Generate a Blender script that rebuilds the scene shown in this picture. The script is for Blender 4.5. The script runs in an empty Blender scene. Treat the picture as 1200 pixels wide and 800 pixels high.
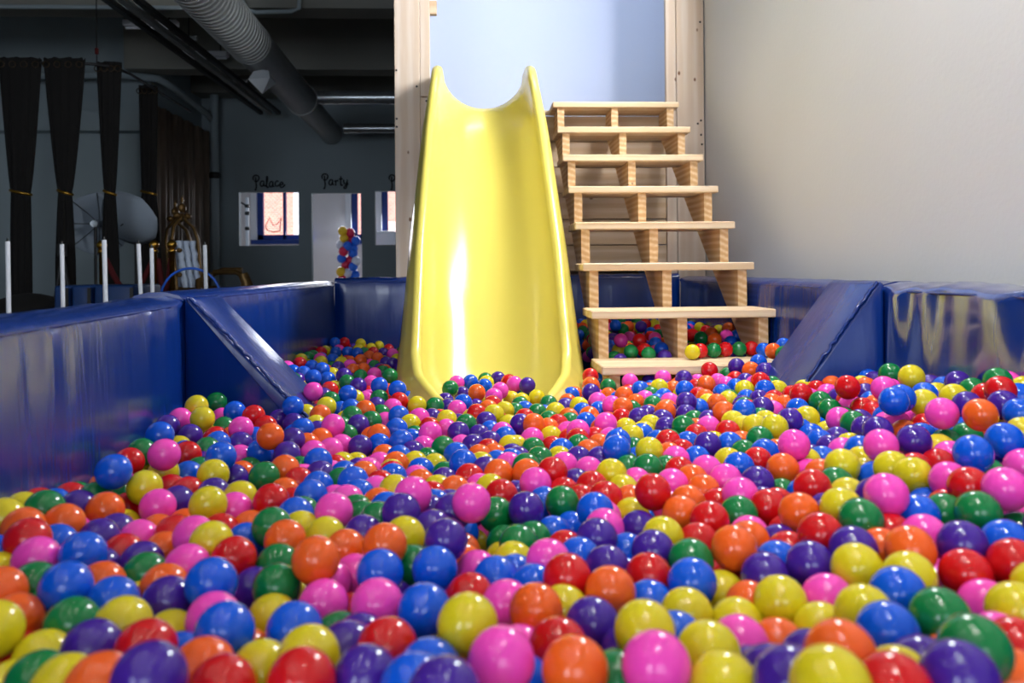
import bpy, bmesh, math, random
import numpy as np
from mathutils import Vector, Matrix

SC = bpy.context.scene
COL = SC.collection
R = math.radians
random.seed(7)

# ------------------------------------------------------------------ camera, light, exposure
cam_data = bpy.data.cameras.new('camera')
cam = bpy.data.objects.new('camera', cam_data)
COL.objects.link(cam)
yaw, pitch, roll = .046, .003, .008
cam.rotation_mode = 'XYZ'
fw = Vector((math.sin(yaw)*math.cos(pitch), math.cos(yaw)*math.cos(pitch), math.sin(pitch)))
rt = Vector((math.cos(yaw), -math.sin(yaw), 0))
up = rt.cross(fw)
rt2 = math.cos(roll)*rt - math.sin(roll)*up
up2 = math.cos(roll)*up + math.sin(roll)*rt
M = Matrix((( rt2.x, up2.x, -fw.x, 0), (rt2.y, up2.y, -fw.y, 0), (rt2.z, up2.z, -fw.z, .78), (0, 0, 0, 1)))
cam.matrix_world = M
cam_data.sensor_width = 36
cam_data.lens = 950/1200*36
cam_data.shift_y = -(400-313.2)/1200
cam_data.clip_start = .02
cam_data.dof.use_dof = True
cam_data.dof.focus_distance = 2.9
cam_data.dof.aperture_fstop = 4.0
SC.camera = cam

world = bpy.data.worlds.new('world'); SC.world = world
world.use_nodes = True
bg = world.node_tree.nodes['Background']
bg.inputs[0].default_value = (.62, .78, 1, 1)
bg.inputs[1].default_value = 1.2

SC.view_settings.view_transform = 'Standard'
SC.view_settings.look = 'None'
SC.view_settings.gamma = 1
SC.view_settings.use_curve_mapping = False
SC.view_settings.exposure = 0.18

def lamp(name, kind, loc, energy, color=(1, 1, 1), target=None, **kw):
    d = bpy.data.lights.new(name, kind); d.energy = energy; d.color = color
    for k, v in kw.items(): setattr(d, k, v)
    o = bpy.data.objects.new(name, d); COL.objects.link(o); o.location = loc
    if target is not None:
        o.rotation_euler = (Vector(target)-Vector(loc)).to_track_quat('-Z', 'Y').to_euler()
    return o

# daylight through the tall windows in the wall behind the camera
lamp('window_daylight', 'AREA', (.2, -3.9, 2.1), 45, (.86, .92, 1), (.35, 4, 1.2), shape='RECTANGLE', size=2.2, size_y=2.4)
lamp('window_daylight', 'AREA', (-3.2, -3.9, 2.1), 90, (.82, .9, 1), (-3.2, 4, 1.2), shape='RECTANGLE', size=1.8, size_y=2.4)
# lamp in an added, unseen high window, placed to light and shade the slide
lamp('window_daylight', 'AREA', (1.44, 3.65, 2.7), 100, (.95, .97, 1), (-1.5, 3.6, 2.55), shape='RECTANGLE', size=.9, size_y=.6)
# daylight in the bright room beyond the far openings
lamp('far_room_daylight', 'AREA', (-2.4, 17.3, 2.0), 120, (.85, .9, 1), (-2.4, 13, 1.2), shape='RECTANGLE', size=3.5, size_y=1.4)
sun = lamp('sun', 'SUN', (0, 0, 20), 7.0, (1, .95, .88), (3, 11, 9), angle=R(.6))

# ------------------------------------------------------------------ helpers
def link(name, mesh, parent=None, kind=None):
    o = bpy.data.objects.new(name, mesh); COL.objects.link(o)
    if parent is not None: o.parent = parent
    if kind: o['kind'] = kind
    return o

def tag(o, label, cat, group=None):
    o['label'] = label; o['category'] = cat
    if group: o['group'] = group
    return o

def thing(name, label, cat, loc=(0, 0, 0), group=None, rz=0):
    o = bpy.data.objects.new(name, None); COL.objects.link(o)
    o.location = loc; o.rotation_euler = (0, 0, rz); o.empty_display_size = .1
    return tag(o, label, cat, group)

class MB:
    """collects shapes into one mesh"""
    def __init__(s): s.v = []; s.f = []; s.sm = []; s.mi = []
    def add(s, v, f, smooth=False, mi=0):
        n = len(s.v); s.v += [tuple(p) for p in v]; s.f += [tuple(i+n for i in q) for q in f]
        s.sm += [smooth]*len(f); s.mi += [mi]*len(f); return s
    def box(s, a, b, bev=0, mi=0, rot=None, seg=1, smooth=None):
        a = Vector(a); b = Vector(b); c = (a+b)/2; h = (b-a)/2
        bm = bmesh.new(); bmesh.ops.create_cube(bm, size=2)
        for v in bm.verts: v.co = Vector((v.co.x*h.x, v.co.y*h.y, v.co.z*h.z))
        if bev: bmesh.ops.bevel(bm, geom=bm.edges[:], offset=bev, segments=seg, affect='EDGES', profile=.5)
        bm.verts.index_update()
        vs = [(rot @ v.co if rot else v.co)+c for v in bm.verts]
        s.add(vs, [[v.index for v in f.verts] for f in bm.faces], bool(bev and seg > 1) if smooth is None else smooth, mi); bm.free(); return s
    def tube(s, pts, r, n=10, cap=True, closed=False, mi=0, smooth=True):
        pts = [Vector(p) for p in pts]; m = len(pts); rs = r if isinstance(r, (list, tuple)) else [r]*m
        rings = []; up = Vector((0, 0, 1)); prev = None
        for i, p in enumerate(pts):
            if closed: t = pts[(i+1) % m]-pts[i-1]
            else: t = pts[min(i+1, m-1)]-pts[max(i-1, 0)]
            if t.length < 1e-9: t = Vector((0, 0, 1))
            t.normalize()
            if prev is None:
                u = t.cross(up)
                if u.length < .05: u = t.cross(Vector((0, 1, 0)))
            else: u = prev-t*prev.dot(t)
            u.normalize(); prev = u; w = t.cross(u)
            rings.append([p+(u*math.cos(a)+w*math.sin(a))*rs[i] for a in [2*math.pi*k/n for k in range(n)]])
        v = [q for g in rings for q in g]; f = []
        for i in range(m if closed else m-1):
            j = (i+1) % m
            for k in range(n): f.append((i*n+k, i*n+(k+1) % n, j*n+(k+1) % n, j*n+k))
        s.add(v, f, smooth, mi)
        if cap and not closed:
            s.add(rings[0], [tuple(range(n))], False, mi); s.add(rings[-1], [tuple(reversed(range(n)))], False, mi)
        return s
    def lathe(s, prof, c=(0, 0, 0), n=20, mi=0):
        v = []; f = []; m = len(prof); c = Vector(c)
        for r, z in prof:
            for k in range(n):
                a = 2*math.pi*k/n; v.append(c+Vector((r*math.cos(a), r*math.sin(a), z)))
        for i in range(m-1):
            for k in range(n): f.append((i*n+k, i*n+(k+1) % n, (i+1)*n+(k+1) % n, (i+1)*n+k))
        return s.add(v, f, True, mi)
    def prism(s, poly, axis, a, b, mi=0):
        """polygon in the two other axes, swept along axis from a to b"""
        def P(u, w, t): return {'x': (t, u, w), 'y': (u, t, w), 'z': (u, w, t)}[axis]
        n = len(poly)
        s.add([P(u, w, a) for u, w in poly]+[P(u, w, b) for u, w in poly],
              [tuple(range(n)), tuple(reversed(range(n, 2*n)))]+[(i, i+n, (i+1) % n+n, (i+1) % n) for i in range(n)], False, mi); return s
    def ball(s, c, r, sub=2, mi=0, sc=(1, 1, 1)):
        v, f = ico(sub); s.add([(c[0]+p[0]*r*sc[0], c[1]+p[1]*r*sc[1], c[2]+p[2]*r*sc[2]) for p in v], f, True, mi); return s
    def mesh(s, name, mats):
        me = bpy.data.meshes.new(name); me.from_pydata(s.v, [], s.f)
        for m in (mats if isinstance(mats, (list, tuple)) else [mats]): me.materials.append(m)
        me.polygons.foreach_set('use_smooth', s.sm); me.polygons.foreach_set('material_index', s.mi)
        bm = bmesh.new(); bm.from_mesh(me); bmesh.ops.recalc_face_normals(bm, faces=bm.faces[:]); bm.to_mesh(me); bm.free()
        me.update(); return me
    def build(s, name, mats, parent=None, kind=None, offset=True):
        if parent is not None and offset:
            o = parent.location
            p = parent.parent
            while p is not None: o = o+p.location; p = p.parent
            s.v = [(v[0]-o.x, v[1]-o.y, v[2]-o.z) for v in s.v]
        return link(name, s.mesh(name, mats), parent, kind)

_ico = {}
def ico(sub):
    if sub not in _ico:
        bm = bmesh.new(); bmesh.ops.create_icosphere(bm, subdivisions=sub, radius=1); bm.verts.index_update()
        _ico[sub] = ([tuple(v.co) for v in bm.verts], [tuple(v.index for v in f.verts) for f in bm.faces]); bm.free()
    return _ico[sub]

def srgb(r, g, b):
    return tuple((c/12.92 if c <= .04045 else ((c+.055)/1.055)**2.4) for c in (r/255, g/255, b/255))+(1,)

def mat(name, col, rough=.5, metal=0, spec=.5, coat=0, bump=0, bscale=20, var=0, vscale=5, stretch=(1, 1, 1), emit=0):
    m = bpy.data.materials.new(name); m.use_nodes = True
    nt = m.node_tree; p = nt.nodes['Principled BSDF']; L = nt.links.new
    p.inputs['Base Color'].default_value = col; p.inputs['Roughness'].default_value = rough
    p.inputs['Metallic'].default_value = metal; p.inputs['Specular IOR Level'].default_value = spec
    p.inputs['Coat Weight'].default_value = coat
    if emit:
        p.inputs['Emission Color'].default_value = col; p.inputs['Emission Strength'].default_value = emit
    if bump or var:
        tc = nt.nodes.new('ShaderNodeTexCoord'); mp = nt.nodes.new('ShaderNodeMapping'); mp.inputs['Scale'].default_value = stretch
        L(tc.outputs['Object'], mp.inputs[0])
    if var:
        n = nt.nodes.new('ShaderNodeTexNoise'); n.inputs['Scale'].default_value = vscale; n.inputs['Detail'].default_value = 4
        L(mp.outputs[0], n.inputs[0])
        mx = nt.nodes.new('ShaderNodeMix'); mx.data_type = 'RGBA'
        mx.inputs['A'].default_value = tuple(c*(1-var) for c in col[:3])+(1,); mx.inputs['B'].default_value = tuple(min(1, c*(1+var)) for c in col[:3])+(1,)
        L(n.outputs['Fac'], mx.inputs['Factor']); L(mx.outputs['Result'], p.inputs['Base Color'])
    if bump:
        n = nt.nodes.new('ShaderNodeTexNoise'); n.inputs['Scale'].default_value = bscale; n.inputs['Detail'].default_value = 3
        L(mp.outputs[0], n.inputs[0])
        b = nt.nodes.new('ShaderNodeBump'); b.inputs['Strength'].default_value = bump; b.inputs['Distance'].default_value = .01
        L(n.outputs['Fac'], b.inputs['Height']); L(b.outputs[0], p.inputs['Normal'])
    return m

def wood(name, axis, light, dark, ring=22, seed=0.0):
    """pine: growth rings round an axis running along the board, plus small knots"""
    m = bpy.data.materials.new(name); m.use_nodes = True; nt = m.node_tree; N = nt.nodes.new; L = nt.links.new
    p = nt.nodes['Principled BSDF']; p.inputs['Roughness'].default_value = .55; p.inputs['Specular IOR Level'].default_value = .3
    tc = N('ShaderNodeTexCoord'); oi = N('ShaderNodeObjectInfo')
    off = N('ShaderNodeVectorMath'); off.operation = 'MULTIPLY_ADD'
    L(oi.outputs['Random'], off.inputs[0]); off.inputs[1].default_value = (.9, .7, 1.3); L(tc.outputs['Object'], off.inputs[2])
    mp = N('ShaderNodeMapping'); sc = {'x': (.06, 1, 1), 'y': (1, .06, 1), 'z': (1, 1, .06)}[axis]
    mp.inputs['Scale'].default_value = sc; mp.inputs['Location'].default_value = (seed, seed*.7, seed*1.3)
    L(off.outputs[0], mp.inputs[0])
    wv = N('ShaderNodeTexWave'); wv.wave_type = 'RINGS'; wv.rings_direction = axis.upper()
    wv.inputs['Scale'].default_value = ring; wv.inputs['Distortion'].default_value = 2.5; wv.inputs['Detail'].default_value = 2; wv.inputs['Detail Scale'].default_value = 1.2
    L(mp.outputs[0], wv.inputs[0])
    ns = N('ShaderNodeTexNoise'); ns.inputs['Scale'].default_value = 60; ns.inputs['Detail'].default_value = 4
    L(mp.outputs[0], ns.inputs[0])
    add = N('ShaderNodeMath'); add.operation = 'MULTIPLY_ADD'; L(wv.outputs['Fac'], add.inputs[0]); add.inputs[1].default_value = .6; L(ns.outputs['Fac'], add.inputs[2])
    cr = N('ShaderNodeValToRGB'); cr.color_ramp.elements[0].position = .25; cr.color_ramp.elements[0].color = light
    cr.color_ramp.elements[1].position = 1.25 if False else 1.0; cr.color_ramp.elements[1].color = dark
    L(add.outputs[0], cr.inputs[0])
    # knots
    mk = N('ShaderNodeMapping'); mk.inputs['Scale'].default_value = {'x': (.6, 1, 1), 'y': (1, .6, 1), 'z': (1, 1, .6)}[axis]; L(off.outputs[0], mk.inputs[0])
    vo = N('ShaderNodeTexVoronoi'); vo.inputs['Scale'].default_value = 7.5; vo.inputs['Randomness'].default_value = 1; L(mk.outputs[0], vo.inputs[0])
    kr = N('ShaderNodeValToRGB'); kr.color_ramp.elements[0].position = .04; kr.color_ramp.elements[0].color = (1, 1, 1, 1); kr.color_ramp.elements[1].position = .075; kr.color_ramp.elements[1].color = (0, 0, 0, 1)
    L(vo.outputs['Distance'], kr.inputs[0])
    mx = N('ShaderNodeMix'); mx.data_type = 'RGBA'; L(kr.outputs[0], mx.inputs['Factor']); L(cr.outputs[0], mx.inputs['A']); mx.inputs['B'].default_value = srgb(120, 78, 45)
    L(mx.outputs['Result'], p.inputs['Base Color'])
    b = N('ShaderNodeBump'); b.inputs['Strength'].default_value = .15; b.inputs['Distance'].default_value = .003; L(add.outputs[0], b.inputs['Height']); L(b.outputs[0], p.inputs['Normal'])
    return m

# ------------------------------------------------------------------ materials
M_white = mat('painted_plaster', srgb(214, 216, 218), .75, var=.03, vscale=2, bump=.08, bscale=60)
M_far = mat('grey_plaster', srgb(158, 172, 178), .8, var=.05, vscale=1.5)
M_floor = mat('dark_floor', srgb(88, 72, 60), .4, var=.15, vscale=3)
M_ceil = mat('ceiling_paint', srgb(150, 152, 148), .85, var=.06, vscale=2)
M_beam = mat('beam_paint', srgb(138, 138, 130), .8, var=.08, vscale=2)
M_inner = mat('bright_room_paint', srgb(225, 222, 224), .8, var=.02)
W_post = wood('pine_upright', 'z', srgb(226, 211, 196), srgb(214, 192, 170), 5)
W_plank = wood('pine_plank', 'x', srgb(216, 196, 170), srgb(194, 166, 134), 5)
W_tread = wood('pine_tread', 'x', srgb(236, 218, 190), srgb(218, 188, 150), 7)
W_string = wood('pine_stringer', 'y', srgb(230, 204, 166), srgb(200, 158, 110), 11)
M_slide = mat('yellow_plastic', srgb(224, 208, 96), .2, spec=.55, bump=.03, bscale=9)
M_hole = mat('dark_screw', srgb(35, 30, 28), .5)
M_curtain = mat('black_curtain', srgb(14, 12, 11), .95, var=.2, vscale=20)
M_gold = mat('gold_metal', srgb(190, 145, 60), .3, metal=1)
M_goldp = mat('gold_paint', srgb(116, 88, 48), .4, metal=.6, var=.3, vscale=25)
M_black = mat('black_metal', srgb(26, 26, 28), .45)
M_steel = mat('galvanised_steel', srgb(185, 192, 198), .25, metal=.75, var=.1, vscale=8)
M_ductdk = mat('grey_painted_duct', srgb(158, 162, 162), .45, metal=.25, var=.1, vscale=4)
M_sheet = mat('bright_sheet_metal', srgb(208, 214, 220), .35, metal=.2)
M_pvc = mat('white_plastic', srgb(225, 228, 235), .4)
M_umb = mat('umbrella_cloth', srgb(140, 152, 165), .8)
M_red = mat('red_velvet', srgb(80, 8, 12), .9)
M_bluemat = mat('blue_mat_vinyl', srgb(14, 52, 105), .5)
M_hoop = mat('blue_plastic', srgb(20, 90, 200), .4)
M_frame = mat('blue_window_frame', srgb(14, 50, 130), .4)
M_silver = mat('silver_fabric', srgb(190, 204, 225), .4, var=.2, vscale=40)
M_ink = mat('black_lettering', srgb(18, 20, 22), .6)

def vinyl():
    m = mat('blue_vinyl', srgb(8, 46, 122), .22, spec=.5)
    nt = m.node_tree; N = nt.nodes.new; L = nt.links.new; p = nt.nodes['Principled BSDF']
    tc = N('ShaderNodeTexCoord'); mp = N('ShaderNodeMapping'); mp.inputs['Scale'].default_value = (7, 7, .8); L(tc.outputs['Object'], mp.inputs[0])
    n = N('ShaderNodeTexNoise'); n.inputs['Scale'].default_value = 2.2; n.inputs['Detail'].default_value = 3; n.inputs['Distortion'].default_value = .4; L(mp.outputs[0], n.inputs[0])
    n2 = N('ShaderNodeTexNoise'); n2.inputs['Scale'].default_value = 900; n2.inputs['Detail'].default_value = 1; L(tc.outputs['Object'], n2.inputs[0])
    b = N('ShaderNodeBump'); b.inputs['Strength'].default_value = .16; b.inputs['Distance'].default_value = .02; L(n.outputs['Fac'], b.inputs['Height'])
    b2 = N('ShaderNodeBump'); b2.inputs['Strength'].default_value = .06; b2.inputs['Distance'].default_value = .001; L(n2.outputs['Fac'], b2.inputs['Height']); L(b.outputs[0], b2.inputs['Normal'])
    L(b2.outputs[0], p.inputs['Normal'])
    return m
M_vinyl = vinyl(); M_vinyl.node_tree.nodes['Principled BSDF'].inputs['Coat Weight'].default_value = .2; M_vinyl.node_tree.nodes['Principled BSDF'].inputs['Coat Roughness'].default_value = .22; M_gloss = M_vinyl.copy(); M_gloss.name = 'glossy_wrinkled_vinyl'; M_gloss.node_tree.nodes['Principled BSDF'].inputs['Coat Weight'].default_value = 1; M_gloss.node_tree.nodes['Principled BSDF'].inputs['Coat IOR'].default_value = 1.9; M_gloss.node_tree.nodes['Principled BSDF'].inputs['Coat Roughness'].default_value = .13
BALLC = dict(R=(200, 18, 24), O=(232, 94, 28), Y=(210, 194, 28), G=(12, 116, 58), B=(6, 84, 210), P=(64, 30, 142), K=(240, 72, 184))
M_ball = {k: mat('plastic_'+k, srgb(*c), .15, spec=.5) for k, c in BALLC.items()}
for k, nm in dict(R='red', O='orange', Y='yellow', G='green', B='blue', P='purple', K='pink').items(): M_ball[k].name = nm+'_ball_plastic'

def S(name, mb, m): return mb.build(name, m, None, 'structure')

# ------------------------------------------------------------------ the hall
S('floor', MB().box((-9, -4.2, -.1), (3, 18.2, 0)), M_floor)
S('ceiling', MB().box((-9, -4.2, 4.3), (3, 18.2, 4.4)), M_ceil)
mb = MB()   # right wall with an opening for the added, unseen high window
for y0, y1, z0, z1 in ((-4.2, 3.0, 0, 4.3), (4.3, 6.1, 0, 4.3), (3.0, 4.3, 0, 2.26), (3.0, 4.3, 3.2, 4.3)): mb.box((1.46, y0, z0), (1.58, y1, z1))
S('wall_right', mb, M_white)
S('wall_back', MB().box((-.46, 6.0, 0), (1.46, 6.1, 4.3)), mat('cool_lit_white_paint', srgb(208, 216, 238), .75, var=.02, vscale=2))  # white wall; the cool light on it is put into the bluish colour
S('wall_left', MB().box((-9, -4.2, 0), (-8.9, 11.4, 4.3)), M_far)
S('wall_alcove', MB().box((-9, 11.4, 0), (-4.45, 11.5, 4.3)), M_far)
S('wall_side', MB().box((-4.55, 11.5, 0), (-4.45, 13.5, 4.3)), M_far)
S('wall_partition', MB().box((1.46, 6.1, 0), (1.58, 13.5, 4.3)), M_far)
mb = MB()   # wall behind the camera, with two window openings
for a, b in (((-9, 0), (-4.2, 4.3)), ((-2.2, 0), (-1.0, 4.3)), ((1.4, 0), (1.58, 4.3)), ((-4.2, 0), (-2.2, .8)), ((-4.2, 3.4), (-2.2, 4.3)), ((-1.0, 0), (1.4, .8)), ((-1.0, 3.4), (1.4, 4.3))):
    mb.box((a[0], -4.2, a[1]), (b[0], -4.1, b[1]))
S('wall_rear', mb, M_white)
# far wall with openings: window (-3.86..-2.89), door (-2.68..-1.86), window (-1.64..-.6)
mb = MB()
for x0, x1, z0, z1 in ((-4.55, -3.86, 0, 4.3), (-3.86, -2.89, 0, 1.21), (-3.86, -2.89, 2.09, 4.3), (-2.89, -2.68, 0, 4.3), (-2.68, -1.86, 2.07, 4.3),
                       (-1.86, -1.64, 0, 4.3), (-1.64, -.6, 0, 1.21), (-1.64, -.6, 2.1, 4.3), (-.6, 1.58, 0, 4.3)):
    mb.box((x0, 13.5, z0), (x1, 13.62, z1))
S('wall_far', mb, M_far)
# the bright room beyond
mb = MB()
WIN = ((-4.58, -3.45), (-2.60, -2.16), (-1.96, -.9))
xs = [-7]+[v for w in WIN for v in w]+[1.58]
for i in range(0, len(xs), 2): mb.box((xs[i], 17.4, 0), (xs[i+1], 17.52, 4.3))
for a, b in WIN: mb.box((a, 17.4, 0), (b, 17.52, 1.46)); mb.box((a, 17.4, 2.75), (b, 17.52, 4.3))
S('wall_outer', mb, M_inner)
S('wall_outer_left', MB().box((-7, 13.62, 0), (-6.9, 17.4, 4.3)), M_inner)
S('wall_outer_right', MB().box((1.5, 13.62, 0), (1.58, 17.4, 4.3)), M_inner)
S('floor_outer', MB().box((-6.9, 13.62, 0), (1.5, 17.4, .01)), mat('pale_floor', srgb(190, 180, 170), .5))
glass = bpy.data.materials.new('window_glass'); glass.use_nodes = True
nt = glass.node_tree; tr = nt.nodes.new('ShaderNodeBsdfTransparent'); gl = nt.nodes.new('ShaderNodeBsdfGlossy'); gl.inputs['Roughness'].default_value = .03
mxs = nt.nodes.new('ShaderNodeMixShader'); mxs.inputs[0].default_value = .05
nt.links.new(tr.outputs[0], mxs.inputs[1]); nt.links.new(gl.outputs[0], mxs.inputs[2]); nt.links.new(mxs.outputs[0], nt.nodes['Material Output'].inputs[0])
for i, (a, b) in enumerate(WIN):
    w = bpy.data.objects.new('window_%d' % (i+1), None); COL.objects.link(w); w.location = (a, 17.4, 1.46); w['kind'] = 'structure'
    fr = MB()
    for x in (a, (a+b)/2-.03, b-.06): fr.box((x, 17.36, 1.46), (x+(.12 if x == a else .06), 17.46, 2.75))
    fr.box((a, 17.36, 1.46), (b, 17.46, 1.56)); fr.box((a, 17.36, 2.67), (b, 17.46, 2.75)); fr.build('window_frame', M_frame, w)
    MB().box((a-.1, 17.2, 1.36), (b+.02, 17.44, 1.45)).build('window_sill', M_frame, w)
    MB().box((a+.05, 17.405, 1.5), (b-.05, 17.411, 2.7)).build('pane', glass, w)
    MB().box((a-.13, 17.3, 1.45), (a-.005, 17.395, 2.75)).build('window_reveal', M_pvc, w)
w = bpy.data.objects.new('window_4', None); COL.objects.link(w); w.location = (1.52, 3.65, 2.26); w['kind'] = 'structure'  # unseen window added to carry the side light onto the slide
f = MB()
for y in (3.0, 3.62, 4.24): f.box((1.49, y, 2.26), (1.55, y+.06, 3.2))
for z in (2.26, 3.14): f.box((1.49, 3.0, z), (1.55, 4.3, z+.06))
f.build('window_frame', M_frame, w); MB().box((1.518, 3.02, 2.28), (1.524, 4.28, 3.18)).build('pane', glass, w)
# brick house over the road
brick = bpy.data.materials.new('brick_facade'); brick.use_nodes = True; nt = brick.node_tree
bt = nt.nodes.new('ShaderNodeTexBrick'); bt.inputs['Color1'].default_value = srgb(225, 150, 130); bt.inputs['Color2'].default_value = srgb(205, 128, 112); bt.inputs['Mortar'].default_value = srgb(225, 200, 190)
bt.inputs['Scale'].default_value = 4
tc = nt.nodes.new('ShaderNodeTexCoord'); mp = nt.nodes.new('ShaderNodeMapping'); mp.inputs['Rotation'].default_value = (R(90), 0, 0)
nt.links.new(tc.outputs['Object'], mp.inputs[0]); nt.links.new(mp.outputs[0], bt.inputs[0]); nt.links.new(bt.outputs[0], nt.nodes['Principled BSDF'].inputs['Base Color'])
nt.nodes['Principled BSDF'].inputs['Roughness'].default_value = .9
hs = thing('brick_building', 'sunlit pink brick house outside the far windows', 'building', (-4, 25, 0))
MB().box((-12, 25, -1), (6, 30, 9)).build('facade', brick, hs)
MB().box((-5.46, 24.8, -.5), (-5.30, 24.99, 8.8)).build('pilaster', M_pvc, hs)
MB().box((-2.25, 24.9, 1.5), (-1.6, 24.99, 4.2)).build('window', M_frame, hs)

# beams
for i, (y0, y1, zb) in enumerate(((8.45, 8.8, 3.5), (10.9, 11.25, 3.47), (13.0, 13.45, 3.62), (5.6, 5.95, 3.6), (2.4, 2.75, 3.6), (-1, -.65, 3.6))):
    S('beam', MB().box((-4.6 if i == 1 else -9, y0, zb), (1.46, y1, 4.3)), M_beam)
S('trim_1', MB().box((-8.9, 11.15, 2.7), (-4.46, 11.4, 2.95)), M_far)

# ------------------------------------------------------------------ pit padding
def pad(label, a, b, t, z0, z1, side, wr=1.0, sag=0.0):
    """upholstered wall pad from a to b (inner face), thickness t away from the pit, with gathered cloth along the top"""
    a = Vector((a[0], a[1], 0)); b = Vector((b[0], b[1], 0)); d = (b-a); Ln = d.length; d.normalize()
    n = Vector((d.y, -d.x, 0))*side      # points away from the pit
    t0 = thing('pit_bumper', label, 'pad', ((a.x+b.x)/2, (a.y+b.y)/2, 0), 'blue padded panels round the pit')
    rng = random.Random(int(a.x*100+b.y*77))
    ph = [(rng.uniform(5, 26), rng.uniform(0, 6.3), rng.uniform(.3, 1)) for _ in range(7)]
    nu = max(24, int(Ln/.025)); 
    prof = []   # (outward, z) section: inner face up, round the top, down the back
    r = .03
    zsn = [z0+(z1-r-z0)*k/10 for k in range(11)]
    prof += [(0, z) for z in zsn]
    prof += [(r-r*math.cos(x), z1-r+r*math.sin(x)) for x in (R(30), R(60), R(90))]
    prof += [(t*.35, z1+.006), (t*.65, z1+.006)]
    prof += [(t-r+r*math.sin(x), z1-r+r*math.cos(x)) for x in (0, R(30), R(60), R(90))]
    prof += [(t, z0)]
    v = []; f = []; m = len(prof)
    for i in range(nu+1):
        s = Ln*i/nu; e = min(1, min(s, Ln-s)/.05)
        w = sum(c*math.sin(k*s*2+p+.6*math.sin(3*s+p)) for k, p, c in ph)/3
        for j, (o, z) in enumerate(prof):
            q = max(0, (z-z0)/(z1-z0)); g = math.exp(-((z-(z1-.07))/.10)**2)
            bulge = -.012*math.sin(math.pi*min(1, q))*e if j < 11 else 0
            oo = o+bulge+wr*.006*w*g*e*(1 if j < 14 else .3)
            inset = .006*(1-e)
            zz = z-(sag*math.sin(math.pi*s/Ln) if z > z1-.1 else 0)+wr*.003*w*(1 if z > z1-.04 else 0)
            v.append(a+d*s+n*(oo+(inset if j < 11 else -inset))+Vector((0, 0, zz)))
    for i in range(nu):
        for j in range(m-1): f.append((i*m+j, (i+1)*m+j, (i+1)*m+j+1, i*m+j+1))
    mb = MB().add(v, f, True)
    for i in (0, nu): mb.add([v[i*m+j] for j in range(m)], [tuple(range(m))])
    mb.build('cover', M_gloss if wr > 3 else M_vinyl, t0)
    sm = MB(); sm.tube([a+d*(Ln*k/20)+n*(.004)+Vector((0, 0, z1-.02)) for k in range(1, 20)], .004, 6); sm.build('seam_welt', M_vinyl, t0)
    return t0

pad('near left blue padded panel, nearest the camera', (-.62, .1), (-.865, 2.44), .16, 0, .703, -1, .5, .004)
pad('far left blue padded panel behind the left wedge', (-.87, 2.45), (-.842, 4.93), .16, 0, .715, -1, .3)
pad('back blue padded panel left of the yellow slide', (-.84, 4.9), (-.05, 4.9), .12, 0, .735, -1, 1.0)
pad('back blue padded panel beneath the wooden steps', (-.04, 4.9), (1.25, 4.9), .12, 0, .745, -1, .4)
pad('far right blue padded panel between steps and right wedge', (1.245, 4.88), (1.235, 2.42), .16, 0, .728, -1, .7)
pad('near right blue padded panel with wrinkled vinyl reflecting yellow', (1.235, 2.41), (1.24, .2), .16, 0, .728, -1, 4.0)

def wedge(label, xw, sx, y0, y1, zt, run, top):
    """soft triangular brace against the side panel; sx = direction into the pit"""
    t0 = thing('padded_wedge', label, 'pad', (xw, (y0+y1)/2, 0), 'blue padded wedges')
    slope = (zt-.1)/run
    bm = bmesh.new()
    pts = [(xw, zt), (xw+sx*top, zt), (xw+sx*(run+top), .1), (xw+sx*(run+top), 0), (xw, 0)]
    fr = [bm.verts.new((x, y0, z)) for x, z in pts]; bk = [bm.verts.new((x, y1, z)) for x, z in pts]
    bm.faces.new(fr); bm.faces.new(list(reversed(bk)))
    for i in range(5): bm.faces.new((fr[i], bk[i], bk[(i+1) % 5], fr[(i+1) % 5]))
    bmesh.ops.bevel(bm, geom=bm.edges[:], offset=.012, segments=3, affect='EDGES', profile=.5)
    bm.normal_update(); bm.verts.index_update()
    mb = MB().add([v.co.copy() for v in bm.verts], [[v.index for v in f.verts] for f in bm.faces], True); bm.free()
    mb.build('cover', M_vinyl, t0)
    a = Vector((xw+sx*(top+.005), y0, zt-.004)); b = Vector((xw+sx*(run+top), y0, .1))
    pts = []
    rng = random.Random(3)
    for k in range(90):
        p = a.lerp(b, k/89); pts.append(p+Vector((sx*.004*rng.uniform(-1, 1), .004*rng.uniform(-1, 1), .003*rng.uniform(-1, 1)+.004)))
    MB().tube(pts, .0055, 6).build('piping', M_vinyl, t0)
wedge('blue padded wedge against the left panel, puckered seam edge', -.868, 1, 2.46, 2.76, .705, .575, .015)
wedge('blue padded wedge against the right panel beside the steps', 1.24, -1, 2.40, 2.74, .735, .475, .02)
S('floor_pit', MB().box((-1.0, .2, 0), (1.25, 4.9, .02)), M_bluemat)

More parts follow.
